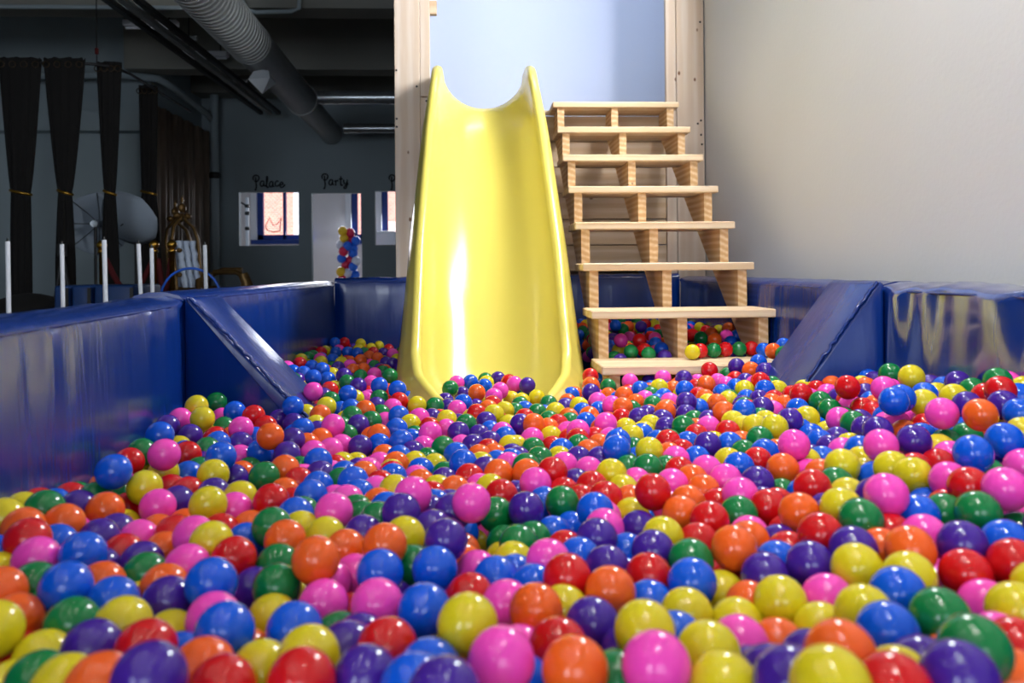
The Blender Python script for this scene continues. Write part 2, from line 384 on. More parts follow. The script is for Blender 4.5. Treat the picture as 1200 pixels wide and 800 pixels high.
# ------------------------------------------------------------------ wooden frame and platform
fr = thing('wooden_platform', 'pine platform frame with tall posts behind slide and steps', 'platform', (.48, 5.3, 0))
def board(name, a, b, m, parent=None, bev=.003):
    c = [(a[i]+b[i])/2 for i in range(3)]
    mb = MB().box([a[i]-c[i] for i in range(3)], [b[i]-c[i] for i in range(3)], bev)
    o = link(name, mb.mesh(name, m), parent); pl = parent.location if parent else Vector((0, 0, 0))
    o.location = Vector(c)-pl; return o
lp = board('post', (-.487, 5.04, 0), (-.33, 5.08, 4.28), W_post, fr)
lq = board('post', (-.328, 5.045, 1.86), (-.268, 5.085, 4.28), W_post, fr)
lq2 = board('post', (-.328, 5.045, 0), (-.268, 5.085, 1.853), W_post, fr)
rp = board('post', (1.278, 5.04, 0), (1.452, 5.08, 4.28), W_post, fr)
rq = board('post', (1.212, 5.045, 0), (1.275, 5.085, 4.28), W_post, fr)
board('post', (-.487, 5.09, 0), (-.33, 5.13, 4.28), W_post, fr); board('post', (1.278, 5.09, 0), (1.452, 5.13, 4.28), W_post, fr)
board('block', (-.27, 5.09, 2.385), (-.225, 5.13, 2.47), W_plank, fr)
for i in range(6):
    z = .77+i*.1625
    board('plank', (-.265, 5.055+.002*(i % 2), z), (1.209, 5.08, z+.1565), W_plank, fr)
board('plank', (-.265, 5.056, 1.7455), (1.209, 5.08, 1.776), W_plank, fr)
for i in range(6):
    y = 5.09+i*.142
    board('deck_board', (-.48, y, 1.70), (1.44, y+.138, 1.738), W_plank, fr)
board('joist', (-.27, 5.95, .0), (1.209, 5.99, 1.70), W_plank, fr)
mb = MB()
for x, z in ((-.475, 2.02), (-.475, 1.72), (-.475, 1.67), (-.35, 1.92), (-.29, 1.83), (-.30, 1.66), (1.43, 2.33), (1.43, 1.71), (1.43, 1.62), (1.435, 1.56), (1.41, 1.69)):
    mb.tube([(x, 5.0385, z), (x, 5.0405, z)], .007, 8)
    if x > 0: pass
mb.build('screw', M_hole, fr)

# ------------------------------------------------------------------ steps
st = thing('wooden_steps', 'open pine steps with three stringers leading up beside the slide', 'steps', (.85, 4.0, 0))
YK = lambda k: 3.266+(k-2)*.258
ZK = lambda k: .806+(k-3)*.195
TH = .034
for k in range(1, 9):
    y0 = YK(k); y1 = y0+.283 if k < 8 else 5.05
    board('tread', (.472, y0, ZK(k)-TH), (1.233, y1, ZK(k)), W_tread, st, .004)
board('tread', (.472, YK(0), ZK(0)-TH), (1.233, YK(0)+.283, ZK(0)), W_tread, st, .004)
for x in (.503, .828, 1.165):
    pr = [(YK(0)+.02, .02)]
    for k in range(0, 9):
        pr.append((YK(k)+.02, ZK(k)-TH))
        pr.append(((YK(k+1)+.02) if k < 8 else 5.05, ZK(k)-TH))
    # sloping underside
    sl = .195/.258
    zb = lambda y: .57+(y-3.66)*sl
    pr += [(5.05, zb(5.05)), (3.66-(.57-.02)/sl, .02)]
    c = (x+.02, 4.0, 0)
    mb = MB().prism([(y-4.0, z) for y, z in pr], 'x', -.02, .02)
    o = link('stringer', mb.mesh('stringer', W_string), st); o.location = (x+.02-.85, 0, 0)

# ------------------------------------------------------------------ slide
def make_slide():
    ctrl = [(5.02, 1.748), (4.93, 1.748), (4.83, 1.742), (4.74, 1.712), (4.64, 1.64), (4.50, 1.52), (4.2, 1.225), (3.9, .925), (3.65, .665), (3.48, .47), (3.34, .335), (3.2, .25), (3.05, .205), (2.93, .185), (2.76, .17)]
    P = [Vector((0, y, z)) for y, z in ctrl]
    # Catmull-Rom
    pts = []
    for i in range(len(P)-1):
        p0, p1, p2, p3 = P[max(i-1, 0)], P[i], P[i+1], P[min(i+2, len(P)-1)]
        for k in range(6):
            t = k/6
            pts.append(.5*((2*p1)+(-p0+p2)*t+(2*p0-5*p1+4*p2-p3)*t*t+(-p0+3*p1-3*p2+p3)*t**3))
    pts.append(P[-1])
    L = [0]
    for i in range(1, len(pts)): L.append(L[-1]+(pts[i]-pts[i-1]).length)
    T = L[-1]
    v = []; f = []; rows = []
    def lerp(x, xs, ys): return float(np.interp(x, xs, ys))
    for i, p in enumerate(pts):
        s = L[i]/T
        t = (pts[min(i+1, len(pts)-1)]-pts[max(i-1, 0)]).normalized(); n = Vector((0, -t.z, t.y)); n = n if n.z > 0 else -n
        Y = -p.y
        w = lerp(Y, [-5.02, -4.7, -4.3, -3.7, -3.25, -3.1, -3.0, -2.88, -2.76], [.240, .244, .266, .280, .274, .262, .245, .21, .165])
        h = lerp(Y, [-5.02, -4.85, -4.6, -3.9, -3.4, -3.2, -3.05, -2.92, -2.76], [.225, .225, .22, .225, .23, .21, .195, .185, .165])
        rim = lerp(Y, [-5.02, -4.7, -4.2, -3.5, -3.0, -2.84], [.058, .056, .044, .04, .04, .04])
        out = lerp(Y, [-5.02, -4.68, -4.4, -4.0, -3.65, -3.3, -3.1, -2.84], [.303, .306, .334, .350, .366, .388, .398, .398])
        fe = max(.004, out-w-rim)
        fd = lerp(Y, [-5.02, -4.5, -3.8, -3.3, -3.0, -2.84], [.05, .07, .12, .20, .22, .20])
        half = []
        for k in range(15):
            a = R(88)*k/14; half.append((w*math.sin(a)**.92, h*(1-math.cos(a))**.95 if a > 0 else 0))
        for k in range(1, 8):
            a = math.pi*k/8; half.append((w+rim/2-rim/2*math.cos(a), h+rim*.42*math.sin(a)))
        for k in range(0, 5):
            q = k/4; half.append((w+rim+fe*q**.8, h-fd*q**1.15))
        row = [(-u, q) for u, q in reversed(half[1:])]+half
        rows.append(len(row))
        for u, q in row: v.append(Vector((.062+u, 0, 0))+p+n*q)
    m = rows[0]
    for i in range(len(pts)-1):
        for j in range(m-1): f.append((i*m+j, i*m+j+1, (i+1)*m+j+1, (i+1)*m+j))
    return v, f
sl = thing('yellow_slide', 'glossy yellow plastic slide coming down into the balls', 'slide', (.06, 4.0, 0))
v, f = make_slide()
so = MB().add(v, f, True).build('chute', M_slide, sl)
sd = so.modifiers.new('shell', 'SOLIDIFY'); sd.thickness = .007; sd.offset = -1
BALLS = """
K22,754,417|pink ball at the bottom edge between two red balls, pink behind
K160,722,423|pink ball at the bottom edge between green and yellow balls, yellow behind
O90,750,408|orange ball at the bottom edge between blue and green balls, red behind
Y-10,829,419|yellow ball near the camera between blue and pink balls, red behind, pink below
P396,651,440|purple ball at the bottom edge between red and orange balls, green behind
P-275,693,439|purple ball at the bottom edge between two orange balls, red behind
Y272,615,456|yellow ball at the bottom edge between purple and red balls, orange behind
B-267,871,400|blue ball near the camera between pink and yellow balls, pink behind, red below
B413,800,411|blue ball near the camera between orange and green balls, yellow behind, red below
G483,827,413|green ball near the camera between blue and purple balls, pink behind, purple below
B-61,937,389|blue ball near the camera between pink and yellow balls, blue behind, blue below
G438,697,441|green ball near the camera between purple and red balls, pink behind
Y170,820,411|yellow ball near the camera between purple and blue balls, blue behind, pink below
Y359,946,384|yellow ball near the camera between orange and pink balls, purple behind, orange below
R-160,744,407|red ball at the bottom edge between yellow and purple balls, yellow behind
O67,926,390|orange ball near the camera between pink and yellow balls, blue behind, red below
O-209,1065,405|orange ball on the left side between green and orange balls, yellow behind, pink below
Y224,779,406|yellow ball near the camera between pink and purple balls, yellow behind
O317,696,440|orange ball near the camera between purple and blue balls, yellow behind
P-106,770,396|purple ball at the bottom edge between red and blue balls, red behind
B-500,1012,398|blue ball on the left side between green and orange balls, blue behind, green below
Y467,978,409|yellow ball on the right side between purple and orange balls, purple behind, yellow below
B-321,996,404|blue ball on the left side between orange and purple balls, yellow behind, blue below
K-120,979,380|pink ball near the camera between red and blue balls, blue behind, red below
P-396,854,392|purple ball near the camera between yellow and red balls, green behind
R599,969,402|red ball on the right side between pink and red balls, purple behind, green below
O162,982,387|orange ball near the camera between red and blue balls, purple behind, purple below
O350,1089,399|orange ball on the right side between red and orange balls, green behind, red below
R-92,830,396|red ball near the camera between purple and blue balls, pink behind, blue below
P130,915,377|purple ball near the camera between red and yellow balls, orange behind, orange below
Y218,709,409|yellow ball at the bottom edge between pink and purple balls, yellow behind
P431,1031,395|purple ball on the right side between purple and yellow balls, red behind, pink below
B-57,1102,376|blue ball in mid pit between green and pink balls, purple behind, blue below
R333,636,439|red ball at the bottom edge, yellow behind
P-376,1006,379|purple ball near the camera between yellow and pink balls, orange behind, red below
B472,890,412|blue ball near the camera between yellow and green balls, yellow behind, blue below
B273,1020,381|blue ball on the right side between red and yellow balls, green behind, yellow below
P262,670,431|purple ball at the bottom edge between two yellow balls, purple behind
Y-168,815,397|yellow ball at the bottom edge between yellow and purple balls, blue behind its left
R114,1024,389|red ball in mid pit between blue and orange balls, pink behind, yellow below
G-260,1065,370|green ball on the left side between purple and yellow balls, green behind, blue below
B-203,911,382|blue ball near the camera between yellow and green balls, green behind, red below
R-235,758,396|red ball at the bottom edge between purple and red balls, orange behind
G-462,949,379|green ball near the camera between orange and yellow balls, blue behind, purple below
K756,1127,461|pink ball on the right side right of a red ball, pink behind, pink below
Y418,860,405|yellow ball near the camera between yellow and blue balls, yellow behind, orange below
K-192,1023,364|pink ball near the camera between green and pink balls, orange behind, yellow below
B-128,1077,382|blue ball in mid pit between pink and green balls, orange behind, pink below
P627,1021,420|purple ball on the right side between pink and blue balls, green behind, red below
R-336,839,397|red ball near the camera between purple and blue balls, yellow behind
R660,969,413|red ball on the right side right of a red ball, blue behind, yellow below
G704,1109,433|green ball on the right side between green and pink balls, red behind, purple below
K595,1153,449|pink ball on the right side between purple and yellow balls, yellow behind, red below
P-28,679,426|purple ball at the bottom edge, blue behind
Y-391,916,391|yellow ball near the camera between purple and red balls, blue behind, purple below
O548,1003,421|orange ball on the right side between orange and pink balls, pink behind, blue below
B-534,1127,398|blue ball on the left side between pink and purple balls, purple behind, blue below
R83,836,389|red ball near the camera between pink and orange balls, orange behind, orange below
K-8,1296,409|pink ball in mid pit between purple and green balls, pink behind, blue below
P-44,1160,395|purple ball in mid pit between yellow and orange balls, purple behind, blue below
Y-222,843,371|yellow ball at the bottom edge between two red balls, orange behind
O-327,720,419|orange ball at the bottom edge between green and purple balls, purple behind
Y245,942,374|yellow ball near the camera between two yellow balls, blue behind, yellow below
R-338,1146,381|red ball on the left side between yellow and green balls, blue behind, blue below
O-128,1136,398|orange ball in mid pit between orange and yellow balls, purple behind, blue below
O-269,810,390|orange ball at the bottom edge between purple and red balls, blue behind
G538,1114,425|green ball on the right side between yellow and red balls, purple behind, yellow below
R226,1061,374|red ball in mid pit between orange and blue balls, purple behind, yellow below
R471,1092,413|red ball on the right side between red and purple balls, purple behind, purple below
R298,1359,403|red ball in mid pit between orange and pink balls, green behind, blue below
K419,953,382|pink ball near the camera between two yellow balls, purple behind, orange below
Y584,855,405|yellow ball near the camera right of a pink ball, yellow behind, red below
B812,1291,473|blue ball on the right side between pink and blue balls, green behind, red below
K-593,1122,394|pink ball against the left pad between yellow and blue balls, red behind, green below
P373,1036,380|purple ball on the right side between red and purple balls, blue behind, yellow below
O489,1209,408|orange ball on the right side between red and yellow balls, red behind, red below
O-538,972,376|orange ball near the camera left of a green ball, orange behind, red below
B-442,1007,380|blue ball near the camera between blue and yellow balls, orange behind, purple below
K36,996,368|pink ball near the camera between yellow and orange balls, blue behind, pink below
K279,854,378|pink ball near the camera between yellow and orange balls, yellow behind, yellow below
B-640,1464,429|blue ball against the left pad left of a red ball, green below
B910,1358,479|blue ball on the right side right of a orange ball, purple behind, purple below
P84,1378,372|purple ball in mid pit between two green balls, pink behind, green below
Y-464,890,367|yellow ball at the bottom edge between red and yellow balls, green behind
Y727,1319,432|yellow ball on the right side between yellow and pink balls, red behind, blue below
Y-446,1372,393|yellow ball on the left side between purple and pink balls, purple behind, yellow below
B-57,730,406|blue ball at the bottom edge between two purple balls, blue behind
R739,1185,448|red ball on the right side between two pink balls, blue behind, green below
Y510,937,412|yellow ball on the right side between blue and pink balls, orange behind, blue below
Y-518,893,399|yellow ball near the camera left of a orange ball
K-233,1338,387|pink ball on the left side between blue and green balls, pink behind, yellow below
P250,1142,378|purple ball in mid pit between blue and green balls, yellow behind, red below
Y-251,1006,354|yellow ball near the camera between two blue balls, green behind, yellow below
G-419,795,388|green ball at the bottom edge between yellow and orange balls, yellow behind
Y-382,1188,390|yellow ball on the left side between pink and red balls, red behind, blue below
K587,912,386|pink ball near the camera between green and yellow balls, red behind, green below
Y387,898,371|yellow ball near the camera between two orange balls, pink behind, yellow below
R-628,1166,407|red ball against the left pad between two blue balls, orange behind, green below
O952,1490,499|orange ball on the right side between two purple balls, red behind, green below
B693,1034,416|blue ball on the right side right of a purple ball, pink behind, red below
Y304,939,362|yellow ball near the camera between two yellow balls, orange behind, yellow below
Y-374,756,402|yellow ball at the bottom edge left of a purple ball, purple behind
P179,1202,378|purple ball in mid pit between red and blue balls, pink behind, purple below
O-285,1224,379|orange ball on the left side between green and orange balls, green behind, green below
P-119,1288,398|purple ball in mid pit between green and purple balls, pink behind, orange below
B25,1092,364|blue ball in mid pit between red and blue balls, yellow behind, pink below
G292,1096,380|green ball on the right side between purple and orange balls, red behind, blue below
R366,1261,383|red ball on the right side between orange and green balls, red behind, red below
P177,1098,373|purple ball in mid pit between two red balls, purple behind, orange below
O-632,1274,396|orange ball against the left pad between orange and pink balls, purple behind, blue below
P809,1464,457|purple ball on the right side between pink and yellow balls, orange behind, yellow below
G154,1455,360|green ball in mid pit between two blue balls, red behind, blue below
P489,1034,412|purple ball on the right side between red and orange balls, green behind, yellow below
K-613,1626,422|pink ball on the left side between green and red balls, blue behind, yellow below
K916,1555,491|pink ball on the right side between yellow and purple balls, yellow behind, green below
K-558,1449,370|pink ball on the left side between red and purple balls, yellow behind, red below
R-9,1038,362|red ball near the camera between blue and pink balls, pink behind, yellow below
R481,1318,384|red ball on the right side between green and orange balls, purple behind, purple below
R563,1336,411|red ball on the right side between blue and yellow balls, orange behind, orange below
G-456,1139,364|green ball on the left side between two orange balls, purple behind, purple below
P-138,866,378|purple ball near the camera between yellow and red balls, purple behind
K-396,1130,377|pink ball on the left side between orange and blue balls, pink behind, purple below
O-622,1390,382|orange ball against the left pad between purple and red balls, green behind, purple below
O334,1313,378|orange ball in mid pit between pink and red balls, orange behind, yellow below
P-300,1108,351|purple ball near the camera between blue and green balls, red behind, yellow below
K98,1114,378|pink ball in mid pit between blue and red balls, green behind, orange below
Y-597,1491,393|yellow ball on the left side between green and red balls, yellow behind, pink below
K744,1459,451|pink ball on the right side between blue and purple balls, purple behind, yellow below
O331,881,362|orange ball near the camera between pink and orange balls, yellow behind, purple below
O-194,1211,367|orange ball in mid pit between two orange balls, purple behind, pink below
K627,1574,430|pink ball on the right side between orange and blue balls, purple behind, orange below
K-105,1347,409|pink ball in mid pit between two blue balls, orange behind, purple below
B642,1154,417|blue ball on the right side between red and green balls, blue behind, orange below
B-47,789,392|blue ball at the bottom edge between blue and purple balls, blue behind
Y538,1174,424|yellow ball on the right side between orange and green balls, yellow behind, purple below
G-317,1273,384|green ball on the left side between blue and orange balls, red behind, green below
G-282,1166,363|green ball on the left side between red and orange balls, orange behind, green below
G-569,1072,378|green ball against the left pad between orange and blue balls, pink behind, orange below
R-355,1423,382|red ball on the left side between yellow and blue balls, green behind, green below
O483,714,402|orange ball at the bottom edge right of a purple ball, red behind
B887,1684,494|blue ball on the right side between orange and blue balls, pink behind, pink below
K-301,942,383|pink ball near the camera between yellow and blue balls, blue behind, orange below
O589,1534,393|orange ball on the right side between red and pink balls, pink behind, green below
B214,1002,361|blue ball near the camera between orange and yellow balls, red behind, pink below
G34,1410,355|green ball in mid pit between pink and purple balls, red behind, green below
B196,1335,380|blue ball in mid pit between green and pink balls, red behind, purple below
K608,1076,412|pink ball on the right side between orange and purple balls, blue behind, yellow below
Y661,1438,421|yellow ball on the right side between orange and yellow balls, pink behind, yellow below
G-676,1303,410|green ball against the left pad between yellow and orange balls, red below
G426,1301,379|green ball on the right side between two red balls, pink behind, orange below
Y-108,1219,382|yellow ball in mid pit between orange and purple balls, purple behind, green below
G65,1260,353|green ball in mid pit between green and pink balls, purple behind, blue below
G-423,1642,370|green ball on the left side between purple and orange balls, blue behind, red below
Y320,1051,352|yellow ball near the camera between yellow and orange balls, red behind, yellow below
G695,1174,412|green ball on the right side between blue and green balls, red behind, purple below
O-400,1059,376|orange ball on the left side between yellow and blue balls, orange behind, yellow below
Y-354,954,359|yellow ball near the camera between red and blue balls, purple behind, purple below
K452,1372,391|pink ball on the right side between two red balls, pink behind, green below
K755,1263,437|pink ball on the right side between yellow and red balls, red behind, green below
R521,762,408|red ball near the camera right of a purple ball, yellow behind
K114,1564,367|pink ball in mid pit between purple and red balls, orange behind, purple below
Y277,1197,380|yellow ball in mid pit between purple and red balls, orange behind, red below
O-579,1013,393|orange ball against the left pad left of a green ball, yellow behind, yellow below
O-471,1883,403|orange ball on the left side between blue and purple balls, red behind, blue below
K-422,1234,385|pink ball on the left side between orange and yellow balls, yellow behind, pink below
Y-236,1280,366|yellow ball on the left side between two orange balls, pink behind, orange below
B308,1766,386|blue ball in mid pit between purple and green balls, blue behind, yellow below
Y721,1376,430|yellow ball on the right side between blue and yellow balls, pink behind, pink below
B-522,1687,402|blue ball on the left side between purple and pink balls, blue behind, yellow below
B74,1059,364|blue ball in mid pit between pink and red balls, pink behind, orange below
P415,740,403|purple ball at the bottom edge between red and purple balls, green behind
Y-519,1628,380|yellow ball on the left side between blue and purple balls, blue behind, yellow below
P267,1326,351|purple ball in mid pit between pink and yellow balls, yellow behind, purple below
P-581,1277,371|purple ball on the left side between blue and red balls, orange behind, blue below
R335,1212,365|red ball on the right side between yellow and orange balls, red behind, blue below
O-494,1092,369|orange ball on the left side between two blue balls, blue behind, yellow below
K-418,1422,369|pink ball on the left side between yellow and purple balls, yellow behind, blue below
K-537,1317,356|pink ball on the left side between red and orange balls, red behind, green below
G134,781,379|green ball at the bottom edge between orange and pink balls, purple behind
G-93,1166,357|green ball in mid pit between two blue balls, yellow behind, blue below
Y103,970,370|yellow ball near the camera between orange and purple balls, red behind, orange below
B-304,1505,367|blue ball on the left side between red and pink balls, blue behind, yellow below
K0,1173,344|pink ball in mid pit between two blue balls, orange behind, yellow below
R-533,1249,356|red ball on the left side between blue and purple balls, pink behind, green below
P519,1477,383|purple ball on the right side between pink and green balls, red behind, red below
R46,1507,361|red ball in mid pit between pink and purple balls, orange behind, green below
P-676,1411,381|purple ball against the left pad between two orange balls, red behind, orange below
O338,993,360|orange ball near the camera between two yellow balls, purple behind, pink below
R153,1625,373|red ball in mid pit between pink and purple balls, yellow behind, green below
R947,2026,474|red ball on the right side between pink and purple balls, pink below
O-473,1251,357|orange ball on the left side between purple and pink balls, red behind, orange below
B146,1152,367|blue ball in mid pit between red and purple balls, purple behind, red below
P-176,1268,371|purple ball in mid pit between two orange balls, green behind, blue below
P-482,1192,362|purple ball on the left side between purple and pink balls, pink behind, orange below
B-615,1217,382|blue ball against the left pad between pink and blue balls, orange behind, blue below
K470,1512,380|pink ball on the right side between orange and pink balls, blue behind, pink below
Y1068,1942,509|yellow ball against the right pad between green and purple balls, blue below
G356,1669,366|green ball in mid pit between two green balls, yellow behind, red below
B-364,1296,354|blue ball on the left side between red and orange balls, orange behind, red below
O-668,1229,404|orange ball against the left pad between yellow and orange balls, yellow behind, pink below
R233,1454,367|red ball in mid pit between blue and orange balls, red behind, pink below
Y-702,2120,404|yellow ball against the left pad between two pink balls, yellow behind, yellow below
O46,1674,359|orange ball in mid pit between red and orange balls, pink behind, red below
B-709,1856,415|blue ball against the left pad left of a purple ball, purple behind, pink below
O398,1171,379|orange ball on the right side between orange and red balls, pink behind, purple below
O540,1061,400|orange ball on the right side between yellow and orange balls, green behind, blue below
B408,1085,378|blue ball on the right side between two purple balls, red behind, yellow below
K202,1274,371|pink ball in mid pit between two purple balls, blue behind, purple below
P529,1832,376|purple ball on the right side between two blue balls, pink behind, pink below
Y269,1604,372|yellow ball in mid pit between red and pink balls, blue behind, red below
Y385,1790,375|yellow ball in mid pit between blue and orange balls, blue behind, green below
B219,887,370|blue ball near the camera between pink and yellow balls, yellow behind, pink below
Y688,1840,412|yellow ball on the right side between green and purple balls, pink behind, blue below
B-306,1386,368|blue ball on the left side between green and pink balls, blue behind, orange below
P1074,1605,496|purple ball against the right pad between orange and blue balls, red behind, blue below
P-40,1341,381|purple ball in mid pit between purple and pink balls, purple behind, purple below
R1102,1656,518|red ball against the right pad between red and blue balls, green behind, purple below
Y987,1746,479|yellow ball on the right side between blue and pink balls, blue behind, red below
R-727,1736,383|red ball against the left pad between blue and green balls, blue below
P-549,1516,358|purple ball on the left side between pink and yellow balls, red behind, red below
P-291,2054,338|purple ball in mid pit between pink and blue balls, purple behind, pink below
K-199,1104,359|pink ball on the left side between yellow and pink balls, orange behind, pink below
Y54,1202,346|yellow ball in mid pit between blue and pink balls, green behind, pink below
K369,1516,372|pink ball in mid pit between red and orange balls, red behind, orange below
B527,1606,380|blue ball on the right side between pink and red balls, green behind, pink below
B1066,1544,490|blue ball against the right pad right of a purple ball, blue behind, yellow below
Y-425,1482,373|yellow ball on the left side between yellow and red balls, purple behind, orange below
B-28,1761,361|blue ball in mid pit between green and purple balls, blue behind, orange below
K-376,2158,373|pink ball on the left side between purple and green balls, yellow behind, pink below
B-244,1622,362|blue ball in mid pit between green and pink balls, blue behind, green below
P-68,1264,378|purple ball in mid pit between yellow and purple balls, purple behind, blue below
O419,1480,369|orange ball on the right side between orange and red balls, orange behind, red below
P836,1653,438|purple ball on the right side between purple and orange balls, blue behind, pink below
B-502,1913,360|blue ball on the left side between pink and purple balls, orange behind, green below
R-634,1812,379|red ball on the left side between pink and purple balls, yellow behind, blue below
K-173,1158,348|pink ball in mid pit between orange and blue balls, orange behind, pink below
P743,1890,417|purple ball on the right side between yellow and blue balls, blue behind, pink below
O370,1405,370|orange ball on the right side between two red balls, pink behind, orange below
B129,1359,335|blue ball in mid pit between green and blue balls, green behind, pink below
R589,1131,399|red ball on the right side between purple and orange balls, pink behind, orange below
R829,1420,422|red ball on the right side between yellow and pink balls, yellow behind, pink below
O-396,1699,370|orange ball on the left side between green and red balls, purple behind, orange below
B-345,1790,364|blue ball on the left side between green and pink balls, pink behind, blue below
K-593,2079,384|pink ball on the left side between orange and blue balls, blue behind, purple below
R581,1652,379|red ball on the right side between blue and orange balls, blue behind, purple below
P-428,1861,365|purple ball on the left side between blue and pink balls, purple behind, orange below
P1053,1693,481|purple ball against the right pad between pink and orange balls, green behind, orange below
P271,739,400|purple ball at the bottom edge between two yellow balls, orange behind
B228,1224,348|blue ball in mid pit between two purple balls, purple behind, orange below
Y371,700,413|yellow ball at the bottom edge between yellow and purple balls, orange behind its left
K909,1308,445|pink ball on the right side right of a purple ball, blue behind, pink below
K1019,1982,476|pink ball on the right side between purple and blue balls, green behind, blue below
Y-715,1262,410|yellow ball against the left pad left of a orange ball, blue below
B-529,2375,389|blue ball on the left side between blue and yellow balls, blue behind, purple below
G-537,1031,356|green ball near the camera between yellow and green balls, blue behind, yellow below
Y272,1412,348|yellow ball in mid pit between pink and blue balls, orange behind, blue below
P343,822,375|purple ball at the bottom edge between purple and yellow balls, yellow behind
R222,1549,362|red ball in mid pit between two red balls, pink behind, blue below
Y-283,1319,364|yellow ball on the left side between orange and yellow balls, blue behind, orange below
G-728,1803,389|green ball against the left pad between red and pink balls, red below
G641,1806,392|green ball on the right side between orange and yellow balls, yellow behind, red below
B-598,1713,358|blue ball on the left side between two yellow balls, red behind, purple below
R-479,1311,364|red ball on the left side between pink and yellow balls, orange behind, pink below
G-160,1327,374|green ball in mid pit between purple and yellow balls, blue behind, orange below
K465,1619,372|pink ball on the right side between orange and pink balls, blue behind, orange below
P-717,2071,369|purple ball against the left pad between purple and yellow balls, pink behind, red below
O104,1659,362|orange ball in mid pit between orange and pink balls, green behind, pink below
P-446,1994,370|purple ball on the left side between two orange balls, blue behind, purple below
R890,2182,433|red ball on the right side between red and green balls, yellow behind, blue below
K-120,2142,352|pink ball in mid pit between blue and pink balls, red behind, pink below
R-635,1510,349|red ball against the left pad between orange and pink balls, green behind, pink below
K351,2181,362|pink ball in mid pit between orange and yellow balls, pink behind, orange below
G-760,2417,398|green ball against the left pad between yellow and pink balls, pink below
K863,1890,417|pink ball on the right side between two green balls, green behind, purple below
G91,1314,341|green ball in mid pit between green and red balls, purple behind, pink below
B-191,2080,344|blue ball in mid pit between blue and pink balls, blue behind, orange below
K-523,2640,393|pink ball on the left side between red and purple balls, blue behind, red below
R-14,1679,350|red ball in mid pit between orange and yellow balls, blue behind, pink below
P-587,1349,358|purple ball on the left side between purple and pink balls, orange behind, red below
B-686,2344,382|blue ball on the left side between pink and red balls, blue behind, pink below
O160,2233,353|orange ball in mid pit between purple and orange balls, green behind, green below
B703,2098,405|blue ball on the right side between orange and green balls, green behind, yellow below
R-414,1330,360|red ball on the left side between yellow and blue balls, yellow behind, red below
G-165,975,343|green ball near the camera between yellow and red balls, pink behind, purple below
G628,1392,400|green ball on the right side between red and yellow balls, yellow behind, yellow below
P-47,2191,342|purple ball in mid pit between pink and purple balls, green behind, blue below
K242,1738,346|pink ball in mid pit between purple and yellow balls, purple behind, red below
G538,2083,369|green ball on the right side between purple and red balls, purple behind, red below
G913,2054,411|green ball on the right side between green and pink balls, green behind, pink below
P-505,1714,349|purple ball on the left side between yellow and green balls, blue behind, pink below
P162,863,368|purple ball near the camera between orange and pink balls, yellow behind
G1135,2173,486|green ball against the right pad between purple and yellow balls, pink below
Y1079,1785,484|yellow ball against the right pad between yellow and purple balls, purple behind, pink below
R-600,2223,390|red ball on the left side between two blue balls, red behind, blue below
G46,1359,322|green ball in mid pit between yellow and green balls, green behind, blue below
Y821,1977,406|yellow ball on the right side between purple and blue balls, blue behind, blue below
P-324,2256,354|purple ball in mid pit between two green balls, green behind, purple below
B-312,1614,356|blue ball on the left side between blue and green balls, purple behind, pink below
P-580,2025,357|purple ball on the left side between two blue balls, pink behind, pink below
R442,1132,375|red ball on the right side between blue and purple balls, purple behind, yellow below
"""
